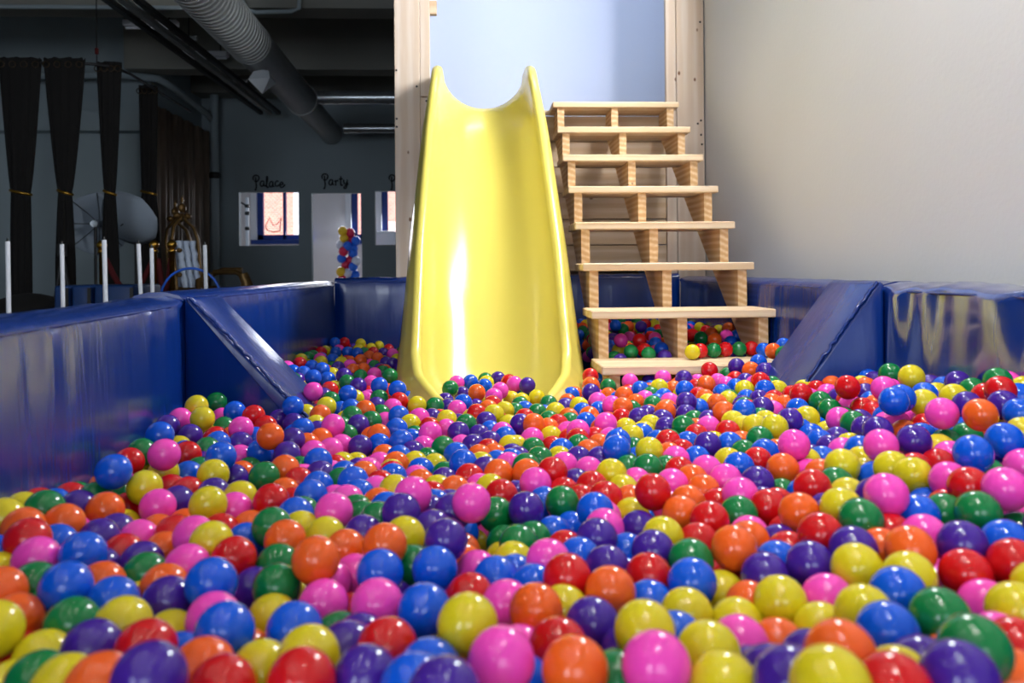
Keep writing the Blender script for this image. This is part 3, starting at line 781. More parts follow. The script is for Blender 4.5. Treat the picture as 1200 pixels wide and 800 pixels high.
HEAP = """
K-776,2170,394 Y622,1332,397 O-42,1587,349 R-358,1654,355 O665,2145,394 Y-751,2221,419 Y-155,1548,363 B617,1708,384 R-551,1578,359 Y678,1943,394 G869,1830,419 B586,1851,371
G-82,2033,336 K-354,1994,344 B-804,2830,376 B165,1406,328 O418,1554,370 P-132,924,362 R-711,2857,370 G-675,1471,379 B-453,2144,367 P1185,1942,493 P-495,1554,362 R461,1930,363
K593,1022,372 P619,2359,387 Y281,1547,355 R616,1959,378 B126,1507,346 G1153,1742,525 G986,1586,436 R428,1421,360 B718,1429,400 R419,1655,362 G921,2130,419 G145,1846,347
B-419,2682,376 K1163,2837,448 P866,1768,419 B41,793,374 P127,2314,339 K602,2076,368 B-214,2203,352 K196,1800,343 K438,1763,360 O-379,1378,350 B-222,1542,357 B492,1790,354
B-175,1710,346 P-325,1706,355 R137,1252,345 O4,2862,348 P-786,2108,387 P191,2997,352 O440,2413,366 B-319,887,362 P778,2171,400 B-46,1900,348 O768,2669,394 B1188,2804,401
K-235,1487,361 B-225,2378,357 K-377,1900,358 B-249,2099,332 O-186,1890,331 Y-189,2624,346 B773,1602,410 B928,1730,493 Y382,1980,368 Y-722,1325,402 O912,1688,424 B767,1781,388
Y890,1521,427 O-257,2159,345 P-765,2881,371 B-261,2726,383 K267,2112,357 R-598,1616,355 P455,2246,363 P451,1192,366 R170,1574,345 K46,877,364 Y-647,1124,374 K151,2170,327
B53,1142,348 G1148,1824,492 B-589,2976,394 G-92,2954,350 G591,1764,371 G144,2041,327 B-124,1815,333 Y-629,1664,376 G-193,1375,364 P-7,2083,329 Y27,1566,356 K-59,2566,340
P506,2135,357 B-341,2893,373 Y864,3196,447 O1057,2764,442 P234,1848,345 G-296,2311,354 Y537,1707,367 O-449,2370,364 G-626,1919,366 R849,2910,409 B687,2638,382 P388,2719,365
Y-462,830,364 O-373,1596,349 P-541,1189,356 R-730,1493,374 O644,1488,392 G324,1718,353 Y-460,2525,363 O-236,1716,351 O539,2289,373 G711,3303,429 P30,2357,339 P277,1806,353
Y54,2414,350 K538,818,389 K417,2470,362 B-27,1393,330 G-325,3098,380 G-133,2651,337 G851,1315,430 O-399,2108,347 R657,3304,384 P947,2904,422 K322,1622,349 B-620,1979,368
G-27,2262,350 P-574,2389,349 K146,3040,351 G968,3253,447 P783,3326,414 B890,2460,405 P596,3312,402 K765,1660,394 K-556,1938,343 G1107,2865,469 O284,1486,351 Y851,2533,395
G1085,3291,447 Y86,2075,327 R194,1498,350 G-358,2366,360 G645,3337,436 B207,1953,342 G930,1565,428 O-332,2455,362 O-531,1378,347 K424,1244,364 Y204,2201,324 Y-85,2380,342
R-509,929,349 R1108,1713,496 R983,2021,418 R-558,2183,368 P-416,2897,372 Y221,2925,317 B1072,1891,473 B710,1635,383 Y-186,2307,344 O724,2403,373 G773,1123,398 K-343,2086,334
K633,3503,469 R3,2458,345 P639,1275,411 O1118,2998,467 B862,2137,400 P-518,2330,348 P987,2727,426 K875,1460,427 G571,1493,356 G106,1725,359 G1019,2676,411 P-67,1722,333
O491,2668,361 Y-95,1868,330 B332,1888,376 O-115,1685,339 R551,2006,361 Y1039,1496,462 B313,2298,343 B-156,1420,365 B-630,2522,351 G-686,2244,356 P603,2306,360 B79,2185,328
O963,2796,422 P20,1729,353 B516,1956,353 R1024,3281,447 P744,2869,386 P821,1807,388 R907,2546,418 P-801,3263,390 P8,2216,329 K-134,2089,326 P765,1721,387 B-678,1178,380
P-158,2033,326 B567,2773,364 Y90,2536,339 R-248,2638,357 Y1021,3316,394 B-20,3202,339 O267,1915,346 K813,1177,412 Y-8,1450,288 K574,2996,361 K-164,2365,351 O-178,1483,356
K935,1762,430 P204,1645,344 R981,1960,417 R1143,3311,447 K392,2595,354 K88,2913,347 K-84,2320,326 R423,2334,346 G-348,2201,338 G-277,1670,349 G993,3529,472 Y245,2484,342
B-41,2625,350 P37,2127,328 G483,2941,351 G253,1992,343 Y630,2759,372 B779,1852,387 K-195,1593,350 O7,1927,336 B664,2393,362 K691,2964,376 Y662,2061,383 G556,2525,352
R429,3017,380 R774,1398,421 G194,2554,328 R709,3473,471 Y750,1546,401 B728,1282,391 O-507,1434,339 R259,2053,346 O1038,3474,471 K644,1547,378 G-322,2724,354 G-486,3093,359
R969,1710,433 Y662,1602,388 K71,1776,350 Y-145,1933,322 B-187,1978,327 B-572,3167,362 O-507,1776,342 K63,2806,341 B1164,1688,498 P1064,2171,432 O309,2017,339 G247,2750,323
R479,1871,352 Y475,2188,353 B-583,2642,371 Y409,2195,344 O871,2245,392 R-505,2832,369 P518,2233,359 K-229,1933,321 B-616,3295,384 R908,3239,447 Y-517,2501,345 R-85,1547,349
B34,3154,328 G-211,1433,358 K-261,2560,349 B794,2581,377 R1104,2818,428 Y730,1488,392 Y772,2446,375 Y948,2505,397 Y-78,1635,339 Y-441,1085,344 O402,2814,375 B425,2061,354
B1166,3232,447 O-228,2023,320 B-283,1755,343 O-25,1311,326 B1044,2949,431 B-380,2494,360 R-195,1654,346 K911,3343,394 P-81,1385,368 P856,2413,382 P-506,3148,378 Y195,1894,336
B724,4160,488 O517,2602,346 R-614,2810,369 R988,3655,476 B798,3450,435 P856,4152,482 B914,1624,429 R-659,2980,371 B338,2863,333 G-666,1562,362 R-651,2062,364 K980,2082,415
Y325,2543,348 K915,3533,427 B1205,3118,476 Y-52,945,330 O1063,2376,426 K-420,3397,349 G-468,2643,362 K-238,1796,340 P90,3253,343 R1006,2349,417 K822,2209,382 K1162,2894,469
P581,3961,365 G-465,3308,352 R-797,3069,376 K497,4347,309 R196,2075,323 K1006,2276,417 O44,1975,328 K-74,3171,340 P484,4332,372 Y639,893,413 Y669,2001,381 O340,2420,339
B555,4337,427 Y1205,2938,477 R-10,855,363 G406,1713,352 K-733,2378,358 R236,2326,334 P-114,1110,329 K-128,1745,333 G-292,2507,340 Y-613,1435,340 K614,2544,357 G1176,2873,391
B595,3779,433 K-817,2879,317 O203,2273,333 R-767,3582,377 K7,1623,343 P274,794,373 R350,1103,339 G-69,1792,329 B1206,3694,465 R-130,2281,339 G582,3379,407 R-166,1065,330
G611,2245,353 G-511,1851,333 B-730,1437,378 O-258,910,355 O-559,3981,345 Y1156,1982,459 P-172,3009,306 K-721,3103,375 G-119,1987,318 G-596,1773,353 B602,3623,418 O-421,2046,347
G-307,1446,353 O-825,3316,406 P594,3274,349 R514,1366,373 P1206,2101,463 K73,2246,329 Y41,1298,314 B327,2481,340 B708,3375,364 O722,2525,370 O693,2814,358 R316,2140,332
B862,2653,384 B-710,3559,366 G276,2372,330 O1093,2224,441 P-315,2591,350 P-133,2475,331 Y96,2366,328 K1150,3669,468 K-268,2415,332 P291,2618,334 B384,2517,338 Y131,2946,309
Y-242,1136,332 B48,1850,339 P-392,3865,339 O1207,3816,491 O468,2844,332 P-658,2863,338 B-74,1445,361 Y-319,1950,319 O-526,3517,353 B-171,2165,330 B41,2298,324 K-300,3453,341
Y581,3872,320 K1117,2853,377 P-107,2846,322 B-803,4687,372 R148,2447,331 Y-451,2311,345 R31,2035,327 Y-306,3337,337 P-304,3833,331 G-717,3045,355 P502,2356,351 B1152,3612,444
P-52,3030,317 O543,4400,312 B-664,4258,358 G216,2387,334 B-610,4227,355 P1163,2314,446 K-38,2135,318 K350,1458,346 B-688,3282,372 Y587,3945,427 R-742,2831,314 B1026,1674,430
B766,3327,354 B912,3626,424 R706,3363,440 O438,1825,355 O-24,1232,338 K854,2729,381 P-600,3578,356 K-399,3123,351 R-755,4726,368 Y740,2041,386 K-272,1572,339 R487,1254,361
B82,1898,332 O279,2433,333 G770,4196,466 Y11,1803,346 B-744,4372,348 P919,1392,428 K254,2238,329 B-739,3318,374 R-346,1541,344 B837,2471,375 P637,2190,363 Y-724,2012,352
O40,2583,337 O-496,4142,338 O289,2924,314 B449,1988,351 G125,2608,323 R54,2643,341 O628,1894,364 B819,3658,439 R915,2820,387 B-571,2125,349 G376,1922,348 K-772,3369,384
R-326,1890,326 Y-293,2003,306 Y-403,2737,353 O854,2303,388 O-489,3567,350 B-686,3939,355 P923,2735,391 R584,3432,321 K559,2654,349 P663,3066,348 Y-712,3784,360 R961,3315,415
Y919,3642,331 K-429,4233,347 P80,1605,333 K854,2824,379 B-427,2582,340 B1206,2038,466 P563,1283,386 K-383,2864,331 R-539,2675,343 B573,4373,369 G149,2723,324 Y658,3148,349
B590,1438,370 Y852,1934,376 B161,2659,319 B621,2653,355 K1208,1791,511 Y1208,4315,461 O1143,3879,465 Y630,3543,422 P1009,2214,413 R728,1223,405 G591,2716,352 R-182,1771,337
R359,1163,335 G928,2950,385 P-91,2721,321 B499,3223,336 R-727,1381,394 R941,2371,400 R534,4435,413 K746,3898,447 K865,3871,445 R588,3556,366 P916,3403,330 Y820,1745,386
R127,3099,351 Y163,2879,313 P923,1910,408 R719,2587,368 O807,4245,476 G-392,1820,340 P-430,2224,344 O314,2758,326 Y1208,1731,507 G-812,3984,362 P101,1955,324 B-244,2939,317
K993,1782,431 K583,4170,329 K20,1518,295 R-813,4320,354 Y-395,4106,333 K218,1385,353 G-822,2994,371 Y-576,4899,333 B-709,2882,307 Y-666,4749,358 Y792,3234,347 O1039,1615,436
O-548,4217,339 R882,2358,389 P1087,3330,398 Y43,3215,332 Y714,2464,365 R250,2161,324 P-502,4461,330 K345,2072,343 B587,3665,366 P89,2015,318 Y991,2408,411 K-566,3690,352
R922,3700,433 Y-584,3342,358 Y1207,3969,470 Y-624,3811,353 Y926,3588,375 O596,4279,376 B1175,2375,444 R773,2813,363 R-307,4102,322 Y-820,3861,365 B981,1899,418 B1052,2112,420
G916,4018,448 K937,3840,431 G-315,3604,339 P-428,3915,339 B928,3510,370 Y441,2122,349 G485,2504,341 G592,4445,439 Y1000,4490,469 R889,4204,489 G-486,3930,322 O-756,1671,344
P0,2818,304 Y584,3608,324 P791,2374,372 P-50,1499,346 K583,3217,323 G-404,3559,338 O-282,2211,329 G40,3288,335 P509,1424,360 Y483,4414,297 Y105,2131,315 P-267,1855,326
P-340,3719,336 R-562,4500,332 O1034,2053,419 G-301,3672,310 G967,4825,462 G-168,2235,325 B782,1926,386 G957,2578,401 G542,4462,352 B-300,4036,255 R1208,4193,453 K-747,3943,358
B898,4120,451 R-509,4803,320 Y-776,3220,354 Y-806,4402,351 Y662,4217,450 Y-614,4816,326 G753,2120,379 P-507,2728,363 G590,3146,342 O-406,4577,319 R974,4283,454 Y-302,3862,223
Y-312,3602,269 G962,3910,442 K-828,2972,309 G487,4685,369 O730,1101,359 R980,4112,446 P-699,3223,354 K800,2891,369 G-380,2311,340 K-368,1744,340 K944,1823,417 Y654,4039,445
G-325,3962,332 G603,4226,429 K485,4500,362 Y1097,1636,440 Y-377,4299,324 G-744,1545,362 O359,2928,325 B622,3724,423 B970,1650,427 O-630,2118,352 R858,3933,445 G865,4772,463
Y-669,4678,334 O609,4584,448 B587,3439,389 Y1109,2284,438 O581,2444,353 G524,4733,398 R-303,4551,303 Y640,4673,459 P-303,4309,311 R915,3422,402 K727,4377,456 O-317,4414,318
B800,3434,365 Y-539,3126,333 Y-190,1830,327 G990,3725,437 B-304,4684,305 Y-760,1851,355 G-628,4617,320 R1062,4285,446 R1051,4344,456 G510,4560,387 B371,1863,337 Y570,1925,358
P713,1694,373 O659,1751,374 B859,2014,374 Y524,4896,401 B-349,4500,318 R1062,4480,459 G-704,3162,363 O-761,2979,309 G776,2307,378 R552,4571,429 B1142,4356,450 O-626,4079,328
K1057,4053,448 P-621,1862,346 P666,3902,441 B335,1513,302 B922,3726,328 B-304,4544,207 K618,4137,434 P657,4492,450 B585,2597,347 O589,2149,348 G797,2518,369 P-333,4832,308
R1006,2152,417 Y1092,4692,459 B481,4914,360 K-753,4527,344 P744,3427,405 G-806,4074,360 O564,4926,436 K1112,2123,450 P545,1227,394 B-826,2907,371 B1202,4482,456 R770,4732,464
Y662,4388,450 Y-371,4743,313 G-816,3137,373 B-304,3988,219 P747,4677,455 P603,3810,364 Y-644,3083,338 B1136,4479,446 R561,4843,428 Y619,3345,353 O348,2245,335 O1103,4543,461
G584,4040,364 Y-303,4805,237 B-686,1944,354 Y591,4016,426 P694,4440,457 P-475,1642,334 R613,3858,437 R584,4680,440 K953,3778,434 R558,2929,331 P1080,4193,450 R-312,2941,331
P-450,3844,316 G917,1983,401 G-680,3865,326 R-304,3674,240 Y-315,4236,319 P647,3808,431 O713,3226,336 R594,4082,427 K944,2256,408 P1037,3985,437 P624,4289,438 P1182,4550,454
G-424,4697,318 Y-305,4265,257 P-733,4872,322 O492,4822,369 K483,4672,302 K-522,4031,316 B-493,2230,336 R1040,4139,437 B-308,3279,314 Y630,4913,457 B484,4762,354 B985,4032,438
P536,885,367 G-302,4139,256 K931,2665,392 P-13,1450,350 P905,4918,461 Y-720,2183,354 P-301,3750,298 G-780,2951,366 Y864,4389,457 O921,3950,410 G490,2034,344 K-324,1830,327
R-395,2998,330 B486,4607,299 K-342,4155,320 B804,3569,329 R544,4790,411 B653,3000,334 P735,4245,441 K1179,4423,445 R259,2833,312 O538,4494,417 P1182,4613,457 Y491,4539,311
B212,1159,334 P88,1433,331 Y988,3666,413 Y-388,2438,335 P-52,2455,317 B1127,4883,461 B-507,4912,314 B636,4854,453 B1009,3872,433 R695,1154,349 R765,4813,462 G968,3836,369
Y770,3162,332 K-650,1341,358 K492,4477,305 G-309,4668,242 R-303,4475,246 R840,4341,424 Y-14,2513,322 B1047,3399,327 O484,4758,292 Y1011,3552,364 B979,1407,431 P-503,1966,328
P666,4726,460 Y1002,4227,444 G336,1803,339 O1132,4812,463 B1139,4733,458 G-427,4819,313 O1040,3602,435 K-63,1225,291 O703,3650,414 P575,2384,350 R-664,2925,339 K941,3459,324
B225,2669,304 O463,776,387 R-759,3142,342 O350,2344,328 B842,1601,399 K679,4617,451 G667,1085,382 P652,3226,334 G-162,2913,295 B489,2770,330 R-112,2529,319 G685,4810,461
K793,3548,413 B-307,4412,245 R-723,2922,360 Y498,4414,369 K224,827,359 O-416,3771,318 Y1191,4700,455 B694,3516,407 Y699,2732,347 K-381,2928,325 O645,3388,404 O630,2913,337
B949,3701,377 G1193,4798,452 B1002,1843,429 R834,1504,420 B615,4771,444 R-417,3656,331 Y781,1340,394 G906,4359,424 O659,3969,436 B770,3490,397 O603,4125,373 O522,2417,342
R704,2292,367 B984,3378,396 B621,3491,369 G188,3033,302 K-319,3797,262 P732,3547,362 Y-316,3483,270 P-309,4363,284 B594,3725,359 K714,4929,455 P1055,2872,409 R765,2248,380
P802,3811,415 B-800,4265,328 O394,2397,325 R-549,3819,320 B1123,3429,395 G-557,1661,337 Y-553,4851,298 B172,3113,312 O510,4622,381 B-346,4929,304 B-205,2678,316 O-716,1597,354
Y8,2949,312 G678,4126,438 B-441,4908,308 R-659,4197,319 G978,4061,381 P-376,1473,335 P1073,1835,447 G747,3841,406 O-306,3901,319 O-329,3041,331 O753,2992,345 K495,4824,302
G-647,1619,310 Y711,3789,414 B382,2129,331 Y906,3871,380 O-679,3743,324 B-375,1361,268 R835,1226,371 Y497,4887,304 R1206,4901,450 G635,4555,385 K-701,1654,350 R-757,4780,338
K738,3491,332 B-407,1477,259 R-195,2556,310 P-563,3246,330 K536,2858,332 Y823,1506,326 K906,4258,416 O264,1679,336 O-300,2146,297 R869,4685,441 G-568,2827,332 B-61,1049,327
O-660,4869,315 R676,4549,449 Y-692,4350,315 K675,4329,445 P1110,4248,440 P-518,3451,320 R799,3670,367 P-320,4039,316 Y-734,1895,311 O993,4929,458 P650,1215,402 B684,2875,347
P-519,3876,310 O819,2057,387 R933,3232,346 P-366,4682,303 R-736,1901,382 R-374,4370,314 R-772,1947,357 K449,2899,316 P-490,3797,307 O624,4416,383 G621,2825,344 R72,2468,318
B964,3772,372 R-714,3083,304 G-784,2014,359 O665,3462,401 O1124,3520,407 Y-799,3926,330 B1047,3401,398 R-643,3257,339 Y-136,2407,317 G771,3614,412 K980,3965,341 P648,3395,317
Y-490,4377,296 Y706,3726,409 G-312,3513,330 B401,2862,312 P960,3317,353 B-309,4878,237 K127,2278,285 B-317,3935,264 O430,2754,320 G-336,1268,295 G1118,3366,356 K-478,1802,295
P985,3650,331 B625,3874,375 R575,4522,371 B-116,1029,345 P-572,4151,318 R-108,1334,332 G-496,3712,320 P-386,3478,313 Y-811,2231,359 B727,1978,382 B643,3619,332 Y555,4657,330
Y756,4156,418 K-703,4428,320 K800,1406,365 P-323,1128,297 K-351,1420,299 G602,4519,436 K-435,4760,310 Y2,2405,312 O-470,4002,309 P798,3385,406 G-721,4227,319 Y-787,3064,314
Y-562,1262,301 K-609,3361,300 B798,4886,457 G-463,4196,311 Y-813,3139,312 P452,1153,317 Y699,4868,452 G304,1266,346 G-494,2074,341 P-667,4125,320 B656,1662,376 G-517,3370,321
Y-602,4012,315 R-480,3023,320 Y1064,3468,323 Y586,3055,339 G574,1380,370 R490,1671,349 G-384,1272,257 G786,2751,362 R376,2803,306 R1175,2207,453 B810,1273,413 O-761,3123,270
Y801,3496,328 B-774,3521,346 O169,2501,309 R708,3439,358 O-335,4609,302 P300,2679,324 O98,1817,288 B-458,2452,339 P-755,4076,321 K653,4026,376 B981,3896,374 P-637,3302,293
B117,2403,284 O621,4183,380 Y497,1330,320 B-245,1372,332 Y-754,3847,336 G-562,4774,293 G867,2593,377 Y980,3442,407 B-315,4771,296 Y1080,3806,331 G1122,3497,335 R-709,2935,266
K-819,3697,342 O-324,2838,316 K-373,1161,332 G743,4612,439 K-248,2280,319 K-430,4527,295 K-162,2849,293 Y1076,3485,397 P656,4144,339 B-833,2438,365 G720,3046,344 K907,4189,418
K-63,674,263 K-643,984,269 G-164,2360,243 G1210,1347,393 K791,888,334 G261,1876,255 R693,1594,310 Y-803,4928,225 P628,3929,329 B-724,1373,278 R907,3033,295 R706,1061,318
O1199,1784,393 P749,3285,309 Y1035,1326,380 G-370,3908,228 R-118,1356,252 O714,1885,302 R-811,4624,247 P-81,1729,249 P10,1721,248 B-736,4391,235 Y-746,3208,266 P-545,4536,225
P-652,842,271 G-308,3421,231 G-656,4833,228 R-734,1459,277 R-665,2007,338 P-733,2124,341 Y-344,3186,308 P799,4091,420 B-681,4729,297 P129,2777,291 B-113,2592,303 K980,3514,408
P-517,3285,324 O1049,4919,437 O-394,4246,297 K-800,4895,303 K-504,2135,334 P-456,3462,321 O-494,4659,295 R724,4755,431 Y-807,4818,314 B1004,4441,427 Y-593,4358,300 K-457,2800,321
K1002,4873,430 R-815,4127,331 K804,4666,432 B857,4453,433 G525,2714,331 O-344,2779,316 B-79,843,332 R-374,2554,323 R-196,2768,310 O1076,3890,406 Y-685,4065,326 O-441,2930,318
Y5,2628,300 G651,2458,352 K1083,4748,434 P-311,3116,306 Y-114,1268,328 Y1121,3987,418 R-228,2470,325 R934,4716,427 R-639,782,341 R-798,3758,335 B680,1348,386 P799,4243,417
R81,742,335 Y-634,3945,317 O-407,3350,311 G-575,3477,324 Y-684,3627,336 R-645,4557,299 G-476,4261,304 P798,4024,419 K-631,2185,347 G48,2772,287 B-701,4535,304 G-610,3419,327
Y-733,3713,329 K-348,1075,337 G-411,4049,301 Y-651,4493,306 Y-396,4181,302 R-749,4307,312 G-659,1723,342 B-437,3262,320 G876,1226,423 P780,4387,423 P-775,4447,323 K1130,1549,462
G-154,2717,310 K171,2819,278 Y-572,3629,319 R1001,4760,431 O-576,2253,340 O-289,2660,318 P513,1174,363 Y-735,4656,304 R982,3968,411 G-35,2883,287 R-694,1084,345 O1113,3704,409
R773,3749,407 B-765,4014,324 B-823,2367,354 P-772,3449,341 G52,947,330 K-406,863,331 B-48,1976,320 K96,2845,274 G-578,3022,326 B-72,2781,290 G1096,1986,454 R1107,3825,418
P-30,2689,300 Y-492,4851,282 R-506,4749,290 Y1012,4700,430 Y447,2599,324 R-512,2881,333 Y246,693,341 Y942,4876,434 P-552,3747,314 K-536,4607,304 K-283,836,334 G1030,4580,429
P-809,4499,314 R-9,2744,284 P-610,2303,345 R-377,4792,279 G-693,1855,351 Y-139,1209,327 G-136,2787,292 P-121,1476,331 Y851,4550,436 Y-664,2397,347 P-328,1005,338 Y-467,4095,301
B104,2696,295 R-410,3972,303 R371,729,359 O-677,4800,293 O1121,4063,426 P1192,1855,466 Y-568,4435,306 P1058,4811,433 R390,2651,324 R346,1567,349 K-718,3414,330 P1129,2939,420
O-72,2944,279 O-451,2860,327 Y235,2600,306 B965,4543,428 R-285,2783,306 R802,3928,421 K-796,4646,310 O-625,3717,330 O-369,3253,320 B595,1192,373 P-374,3083,311 B-701,4921,297
G-552,1132,340 R726,3114,345 K1136,1876,458 K938,1482,428 P-441,1774,337 O-510,3649,321 P1024,2817,396 Y1101,4141,421 K1121,1318,462 G-364,3624,304 Y-799,4193,328 K711,3590,401
O-238,794,332 R443,2684,324 K828,4820,435 B1150,4928,428 Y-631,3160,333 G-137,1608,334 R-563,4083,305 P-755,3274,335 Y-518,3189,322 G1108,3586,411 B-427,1193,337 R975,4175,425
O912,4576,430 R-407,3712,305 B77,2936,277 R-280,1262,328 K-129,633,328 G719,3990,422 K-699,4604,302 B186,943,340 G-767,3661,336 R-474,3519,315 Y1154,4657,427 K-363,1221,341
K-618,4929,292 O-797,4733,316 R735,4052,414 Y755,2933,355 B-528,4546,302 P765,4447,432 B-364,3915,299 B-485,1003,336 O916,4487,422 Y-688,1265,350 K772,4557,423 G-84,777,333
B-344,3404,315 P-261,2858,302 R1009,2911,391 G-456,3202,316 G1008,4379,430 P-531,2968,326 R948,4634,437 O843,4928,435 R-452,4444,299 P528,989,364 Y893,943,425 K917,4779,433
O808,4508,426 Y-387,790,332 B1046,3536,411 R2,914,337 R-175,877,332 B984,3589,405 K-803,3339,337 O91,809,331 B-472,3142,317 Y314,611,357 Y625,4350,412 P1175,1763,462
K-338,583,339 P1086,3767,415 O-167,707,329 K865,1026,418 Y-618,3526,332 O-620,4745,293 G-462,1363,335 G686,4273,416 B-85,2655,296 G-251,1207,328 O-23,2346,315 P404,825,357
G-417,953,340 K498,1088,358 B35,2694,289 P254,2544,311 K-557,3558,318 B-455,2708,328 B821,4606,433 B1045,1741,446 P946,4406,425 G-203,1328,326 O789,1468,399 B168,2355,314
Y-455,4599,285 G-664,3356,341 O-810,4564,312 K-765,2279,351 G-155,818,333 Y-602,4672,303 G-591,2922,341 O29,2865,274 R-394,2665,319 P-672,3501,329 B-583,3879,316 P-812,3601,337
R-425,4336,305 B-728,4131,316 K1149,1429,473 P-561,4289,302 R-66,2551,279 K807,1547,368 R287,980,306 P358,1299,320 O-294,2455,292 B1139,4599,389 K764,937,374 R-143,1559,290
P-779,3878,287 B1146,4465,387 P182,1933,289 B636,4705,392 O-261,968,303 B983,4919,389 P-817,3407,350 O-231,1707,288 R-274,2619,274 G704,2663,325 P-635,891,308 K925,3155,349
Y475,923,361 O359,668,354 B1031,4254,381 B724,4680,398 O1159,1381,428 O-573,1847,302 K610,4647,379 P-201,2120,286 B-394,3181,275 P177,1842,292 O766,782,380 B-263,2357,290
G-430,3922,269 O-591,1319,303 Y-576,965,301 R710,1771,342 R-722,2310,320 O697,4418,381 B264,2780,265 K-272,2540,288 R630,2711,306 G1131,4712,396 G304,2573,279 P1029,1148,418
R-557,3679,284 G438,1366,318 Y694,3906,381 R140,675,307 K-627,4288,316 K1053,4641,426 Y-633,4408,310 K-266,2723,315 P755,4309,441 G-325,780,352 P-288,669,358 R-12,753,352
R200,738,360 P836,923,437 K-156,576,352 O-225,576,357 B1201,1637,485 Y982,996,480 B930,1122,458 R672,799,421 R65,1011,296 R285,1595,303 K662,4091,387 B888,1177,384
Y143,579,301 Y-16,1833,286 O902,1806,372 G-543,4472,259 Y937,2210,369 R145,2938,239 R1069,4875,399 P-426,2506,292 K-571,1526,301 Y841,1455,366 G-90,719,295 O-37,2247,288
R-341,2705,277 Y663,2799,304 P-726,3813,293 B-521,4220,272 K-592,1982,311 Y901,2530,347 K-271,583,289 B1001,1270,405 R-189,751,294 B-573,1071,306 Y497,616,337 B-347,2378,296
B-129,928,301 R684,780,356 R1041,1547,416 K-212,624,292 G-475,809,301 Y-88,1169,296 G1077,2927,371 B1017,4821,390 Y527,744,335 K507,2882,282 Y964,2304,376 P-579,769,310
K626,828,353 B111,2519,267 K421,890,317 G-583,4881,254 K1030,3764,368 Y955,3016,344 B1000,4131,380 G-677,4242,272 P-319,1494,291 P-415,1247,308 K-86,1400,291 G321,2834,261
B1057,3607,364 K906,1113,390 K-361,1669,293 P349,2699,271 Y1086,1889,411 R-380,4879,297 P832,846,445 O307,703,369 P336,545,379 G-669,838,366 B740,753,428 Y20,634,367
O-614,2060,307 O664,997,347 K743,4500,392 P-172,2681,264 G-436,4795,244 B-302,1344,301 R-42,1759,285 B-706,1315,313 P836,2933,327 G-543,2059,308 R411,1795,306 K-238,903,293
B221,1693,295 O778,4707,391 O252,2720,260 O704,2134,340 P596,1710,324 R229,2852,256 G1113,1241,436 B-422,4857,250 R-368,4431,252 Y-285,1634,291 G682,4200,379 K105,1484,291
Y250,892,305 G-438,1876,304 Y129,1182,308 G671,2564,317 R208,1561,293 R-410,1314,294 B-366,3854,268 R589,2854,296 R-11,2473,272 R1051,4470,394 Y979,4284,393 B883,1344,387
B-633,3573,296 O-233,1595,293 R1107,4540,389 Y1100,4402,393 G-383,4340,261 B441,2486,302 B917,3089,333 Y249,767,312 R-460,3085,294 Y385,2561,287 R-467,2379,296 O635,1141,338
P-61,623,302 K-85,992,301 G-318,4733,245 B379,1243,308 K1143,4847,404 G574,653,345 P688,913,356 P736,1026,360 G973,1326,397 K90,1099,297 G435,743,331 P-750,1735,314
O-328,2578,291 O-677,2995,303 Y-634,1779,304 O-793,4398,275 R-522,3972,270 B-650,2230,304 P-756,4889,258 G1196,1295,426 P-142,2330,292 G-536,4332,266 R-25,861,301 B-733,3550,304
P335,711,311 B309,790,321 R-15,2948,251 P566,1144,328 K-315,1194,292 K-356,4090,256 Y197,2426,287 B1036,1371,423 Y466,1039,332 K-37,1126,294 Y671,3809,369 K-336,2254,288
Y-577,708,307 Y457,663,329 P-317,4201,253 K-441,4158,259 O-376,4920,233 G1203,1675,437 O-338,1596,291 G-323,921,294 P211,1089,308 R249,592,306 K-262,1040,293 G982,1017,421
Y-646,3816,289 O450,2081,299 R621,1807,323 B821,863,382 P654,4799,390 R-408,4700,256 Y-733,1801,319 K800,3074,329 K912,2901,338 Y-683,1182,318 G-457,617,302 O-360,640,293
Y715,2925,309 P1126,3863,371 B-594,1182,308 G-250,702,295 Y-692,1430,311 P492,2272,309 Y377,2015,303 B512,2461,301 Y936,1227,454 O-483,597,361 R-640,1062,365 P751,1034,430
P-545,728,370 P1056,1077,492 O881,4856,452 B677,728,423 O1211,1259,492 B977,1284,462 Y1178,1512,486 G197,650,372 G1041,1409,482 G-187,2399,285 P636,4920,395 G-483,4916,241
B-347,3544,272 Y695,1425,341 P1170,4764,392 K619,750,350 B298,1087,304 O668,2339,317 B85,2597,262 B-226,1263,293 G607,2775,303 K295,1749,307 Y-681,2149,309 B-584,3078,289
O283,2087,298 Y355,2627,274 K762,2208,333 B-787,2197,310 R-72,1459,292 K427,1877,312 R-481,1307,300 O371,1025,310 O-314,3373,269 Y147,2631,264 R394,576,321 B137,847,304
O799,4323,381 P64,612,306 R229,1488,299 Y658,3684,373 P91,1690,297 P706,4133,384 G-480,709,298 O41,820,295 P476,1475,316 K-303,3022,270 G194,637,311 B-24,2796,247
P1107,1701,416 P-724,3341,295 P-195,977,290 Y-627,4126,273 B962,4595,389 P-449,2185,294 P744,4851,402 O116,977,299 P204,2771,257 K170,777,299 Y883,1282,390 O-670,3674,287
B332,2383,284 G396,961,315 K-563,3313,297 P-581,2353,299 B-692,3925,292 O1208,1430,490 P855,1117,448 R751,967,430 R1202,1342,496 K997,1124,479 P-269,733,353 G1149,1176,488
K1094,1136,489 B995,1343,464 B135,720,367 B264,565,375 R-85,2366,278 Y379,1419,307 P743,1377,354 B-712,3996,280 P-658,2323,305 K-364,3695,266 P35,2538,277 O-456,2267,297
P-356,4504,252 O-473,3671,273 R637,2044,326 B816,4758,395 G-283,772,294 K770,4916,393 R181,1286,295 R376,2460,291 Y-569,2883,297 O11,733,292 R-209,1496,297 O-385,701,298
